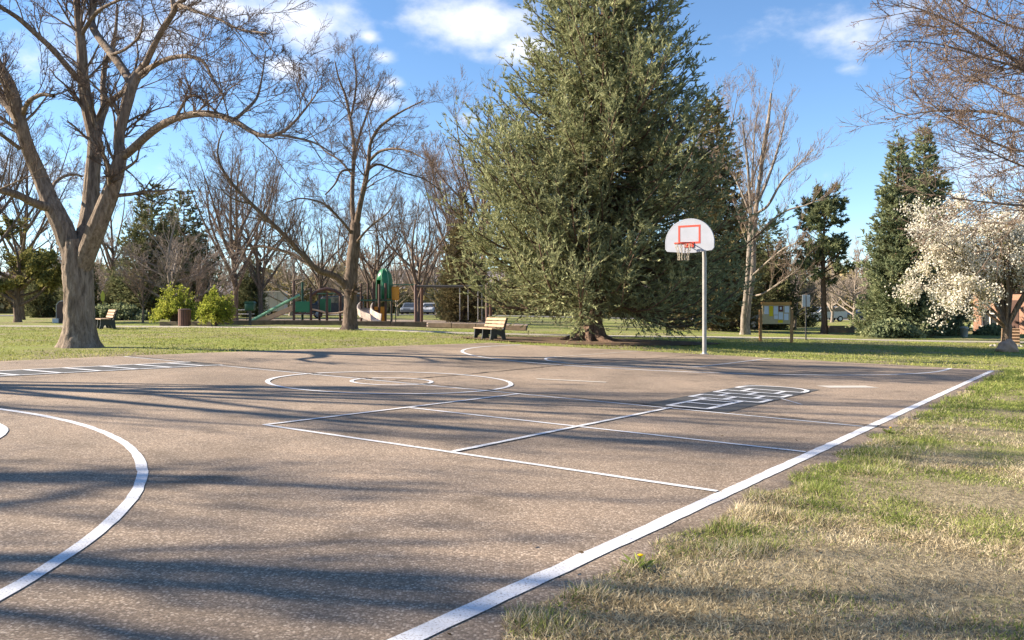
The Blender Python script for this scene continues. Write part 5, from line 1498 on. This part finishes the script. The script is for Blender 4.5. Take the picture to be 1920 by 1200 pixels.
# ------------------------------------------------------------------ grass
def patch(x, y):
    """slow uneven pattern, about -1..1, saying where the grass is green"""
    return (np.sin(x * 1.3 + 1.7 * np.sin(y * .9)) * np.cos(y * 1.1 - .8 * np.sin(x * .7)) * .55 + np.sin(x * 3.7 + y * 2.3 + np.sin(y * 4.1)) * .25 + np.sin(x * 8.3 - y * 6.1 + 2 * np.sin(x * 2.9)) * .22)


def edge_dist(x, y):
    a, b = to_court(x, y)
    return np.maximum(np.maximum(-13.5 - a, a - 12.5), np.maximum(-7.4 - b, b - 7.02))


def make_grass():
    rg = np.random.default_rng(99); X, Y = [], []
    # right-hand verge: bands of thinning density
    for (y0, y1, dens) in ((2.0, 5, 7800), (5, 8, 4800), (8, 12, 2400), (12, 17, 1200), (17, 24, 550)):
        # strip from the court edge out to three metres past the picture's right edge
        n = int((y1 - y0) * 7.0 * dens); y = rg.uniform(y0, y1, n)
        xe = CC.x + (AX.x * ((y - CC.y - BX.y * 7.02) / AX.y)) + BX.x * 7.02        # court edge at this depth
        x = xe + rg.random(n) ** 1.0 * (3.4 + y * .12) - .10
        keep = (x < y * .62 + 1.0)
        X.append(x[keep]); Y.append(y[keep])
    x, y = np.concatenate(X), np.concatenate(Y)
    ed = edge_dist(x, y); wob = .06 * np.sin(x * 5 + y * 3) + .05 * np.sin(y * 11.3)
    k = ed > wob * .9 - .03; x, y, ed = x[k], y[k], ed[k]
    pt_ = patch(x, y) * 1.25 + .55 * np.clip((y - 5) / 8, -.3, 1) + .30 * np.clip((x - 1.4 - .35 * y) / 2.0, -.8, 1)
    green = pt_ + rg.normal(0, .45, len(x)) > -.10
    tuft = np.clip(np.sin(x * 6.1 + 2 * np.sin(y * 3.7)) * np.sin(y * 7.3 + x * 2.2), 0, 1) * (ed < .5)
    for nm, m, lab, mt in (('green_grass', green, 'green blades among the straw coloured verge grass', 'grass_green'), ('dry_grass', ~green, 'straw coloured dry grass on the verge right of the court', 'grass_dry')):
        xx, yy, tt = x[m], y[m], tuft[m]; n = len(xx); far = np.clip(yy / 7, .8, 2.6)
        d = rg.normal(size=(n, 3)); d[:, 2] = np.abs(d[:, 2]) * (.9 if nm == 'green_grass' else .55) + .22 + tt * .8; d = unit(d)
        ln = rg.uniform(.016, .040, n) * (1 + tt * 1.3 + .7 * np.clip(np.sin(xx * 9.7 + yy * 4.1) * np.sin(yy * 8.9 - xx * 3.3), 0, 1)) * (1 + .25 * (far - .8))
        V, Fq = leaf_tris(np.stack([xx, yy, G(xx, yy) - .004], 1), d, ln, rg.uniform(.0012, .0030, n) * far, rg, cross=False)
        tag(link(nm, np_mesh(nm, V, [Fq]), M[mt]), lab, 'grass', kind='stuff')
    # far lawn: coarse tufts
    n = 85000; yy = rg.uniform(14, 40, n); xx = (rg.uniform(-80, 2000, n) - 960) / F * yy
    ed = edge_dist(xx, yy); k = (ed > -.02) & ~((np.hypot(xx - 2.87, (yy - 30.3) * 1.4) < 4.2)) & (np.hypot(xx + 10.3, yy - 20) > 1.5); xx, yy = xx[k], yy[k]; n = len(xx)
    d = unit(np.abs(rg.normal(size=(n, 3))) * np.array([1, 1, 1.2]) * np.stack([rg.choice([-1, 1], n), rg.choice([-1, 1], n), np.ones(n)], 1))
    V, Fq = leaf_tris(np.stack([xx, yy, G(xx, yy) - .005], 1), d, rg.uniform(.04, .09, n), .010, rg, cross=False)
    tag(link('lawn_grass', np_mesh('lawn_grass', V, [Fq]), M['lawn_blade']), 'short fresh grass of the lawn beyond the court', 'grass', kind='stuff')


M['lawn_blade'] = leafy('lawn_blade', [(.05, (.13, .145, .038)), (.35, (.225, .245, .065)), (.65, (.34, .34, .12)), (1, (.50, .44, .23))], .5, .35)
make_grass()

# dandelions at the court edge
def dandelion(label, loc, seed):
    rg = np.random.default_rng(seed); root = thing('dandelion', label, 'flower', loc)
    n = 22; a = rg.uniform(0, 6.28, n); d = unit(np.stack([np.cos(a), np.sin(a), rg.uniform(.15, .7, n)], 1))
    V, Fq = leaf_tris(np.zeros((n, 3)), d, rg.uniform(.06, .11, n), .011, rg, False); link('leaves', np_mesh('leaves', V, [Fq]), M['grass_green'], root)
    MB().tube([(0, 0, 0), (.01, 0, .05)], .003, 5).build('stalk', M['grass_green'], root)
    MB().lathe([(.003, 0), (.012, .005), (.014, .009), (.005, .012)], 12, (.01, 0, .05)).build('flower_head', M['petal_yellow'], root)


p = ground_at(1197, 1064); dandelion('yellow dandelion at the court edge nearest the camera', p, 1)
p = ground_at(1668, 812); dandelion('yellow dandelion at the court edge beside the end of the centre line crack', p, 2)

# scattered dead leaves and twig bits on the court and verge
def litter():
    rg = np.random.default_rng(123); n = 420
    b = np.concatenate([rg.uniform(-7, 7, 50), 7.0 + rg.normal(.2, .25, 370)]); a = rg.uniform(-8.5, 11, n)
    X, Y = court(a, b); d = unit(np.stack([rg.normal(size=n), rg.normal(size=n), rg.uniform(0, .25, n)], 1))
    V, Fq = leaf_tris(np.stack([X, Y, G(X, Y) + .014], 1), d, rg.uniform(.015, .04, n), rg.uniform(.003, .009, n), rg, False)
    tag(link('leaf_litter', np_mesh('leaf_litter', V, [Fq]), M['litter']), 'scattered dead leaves and twig bits on the court edge', 'leaf litter', kind='stuff')


M['litter'] = leafy('dead_leaves', [(.05, (.05, .035, .022)), (.4, (.13, .09, .055)), (.7, (.26, .19, .12)), (1, (.42, .34, .23))], 3, .15)
litter()
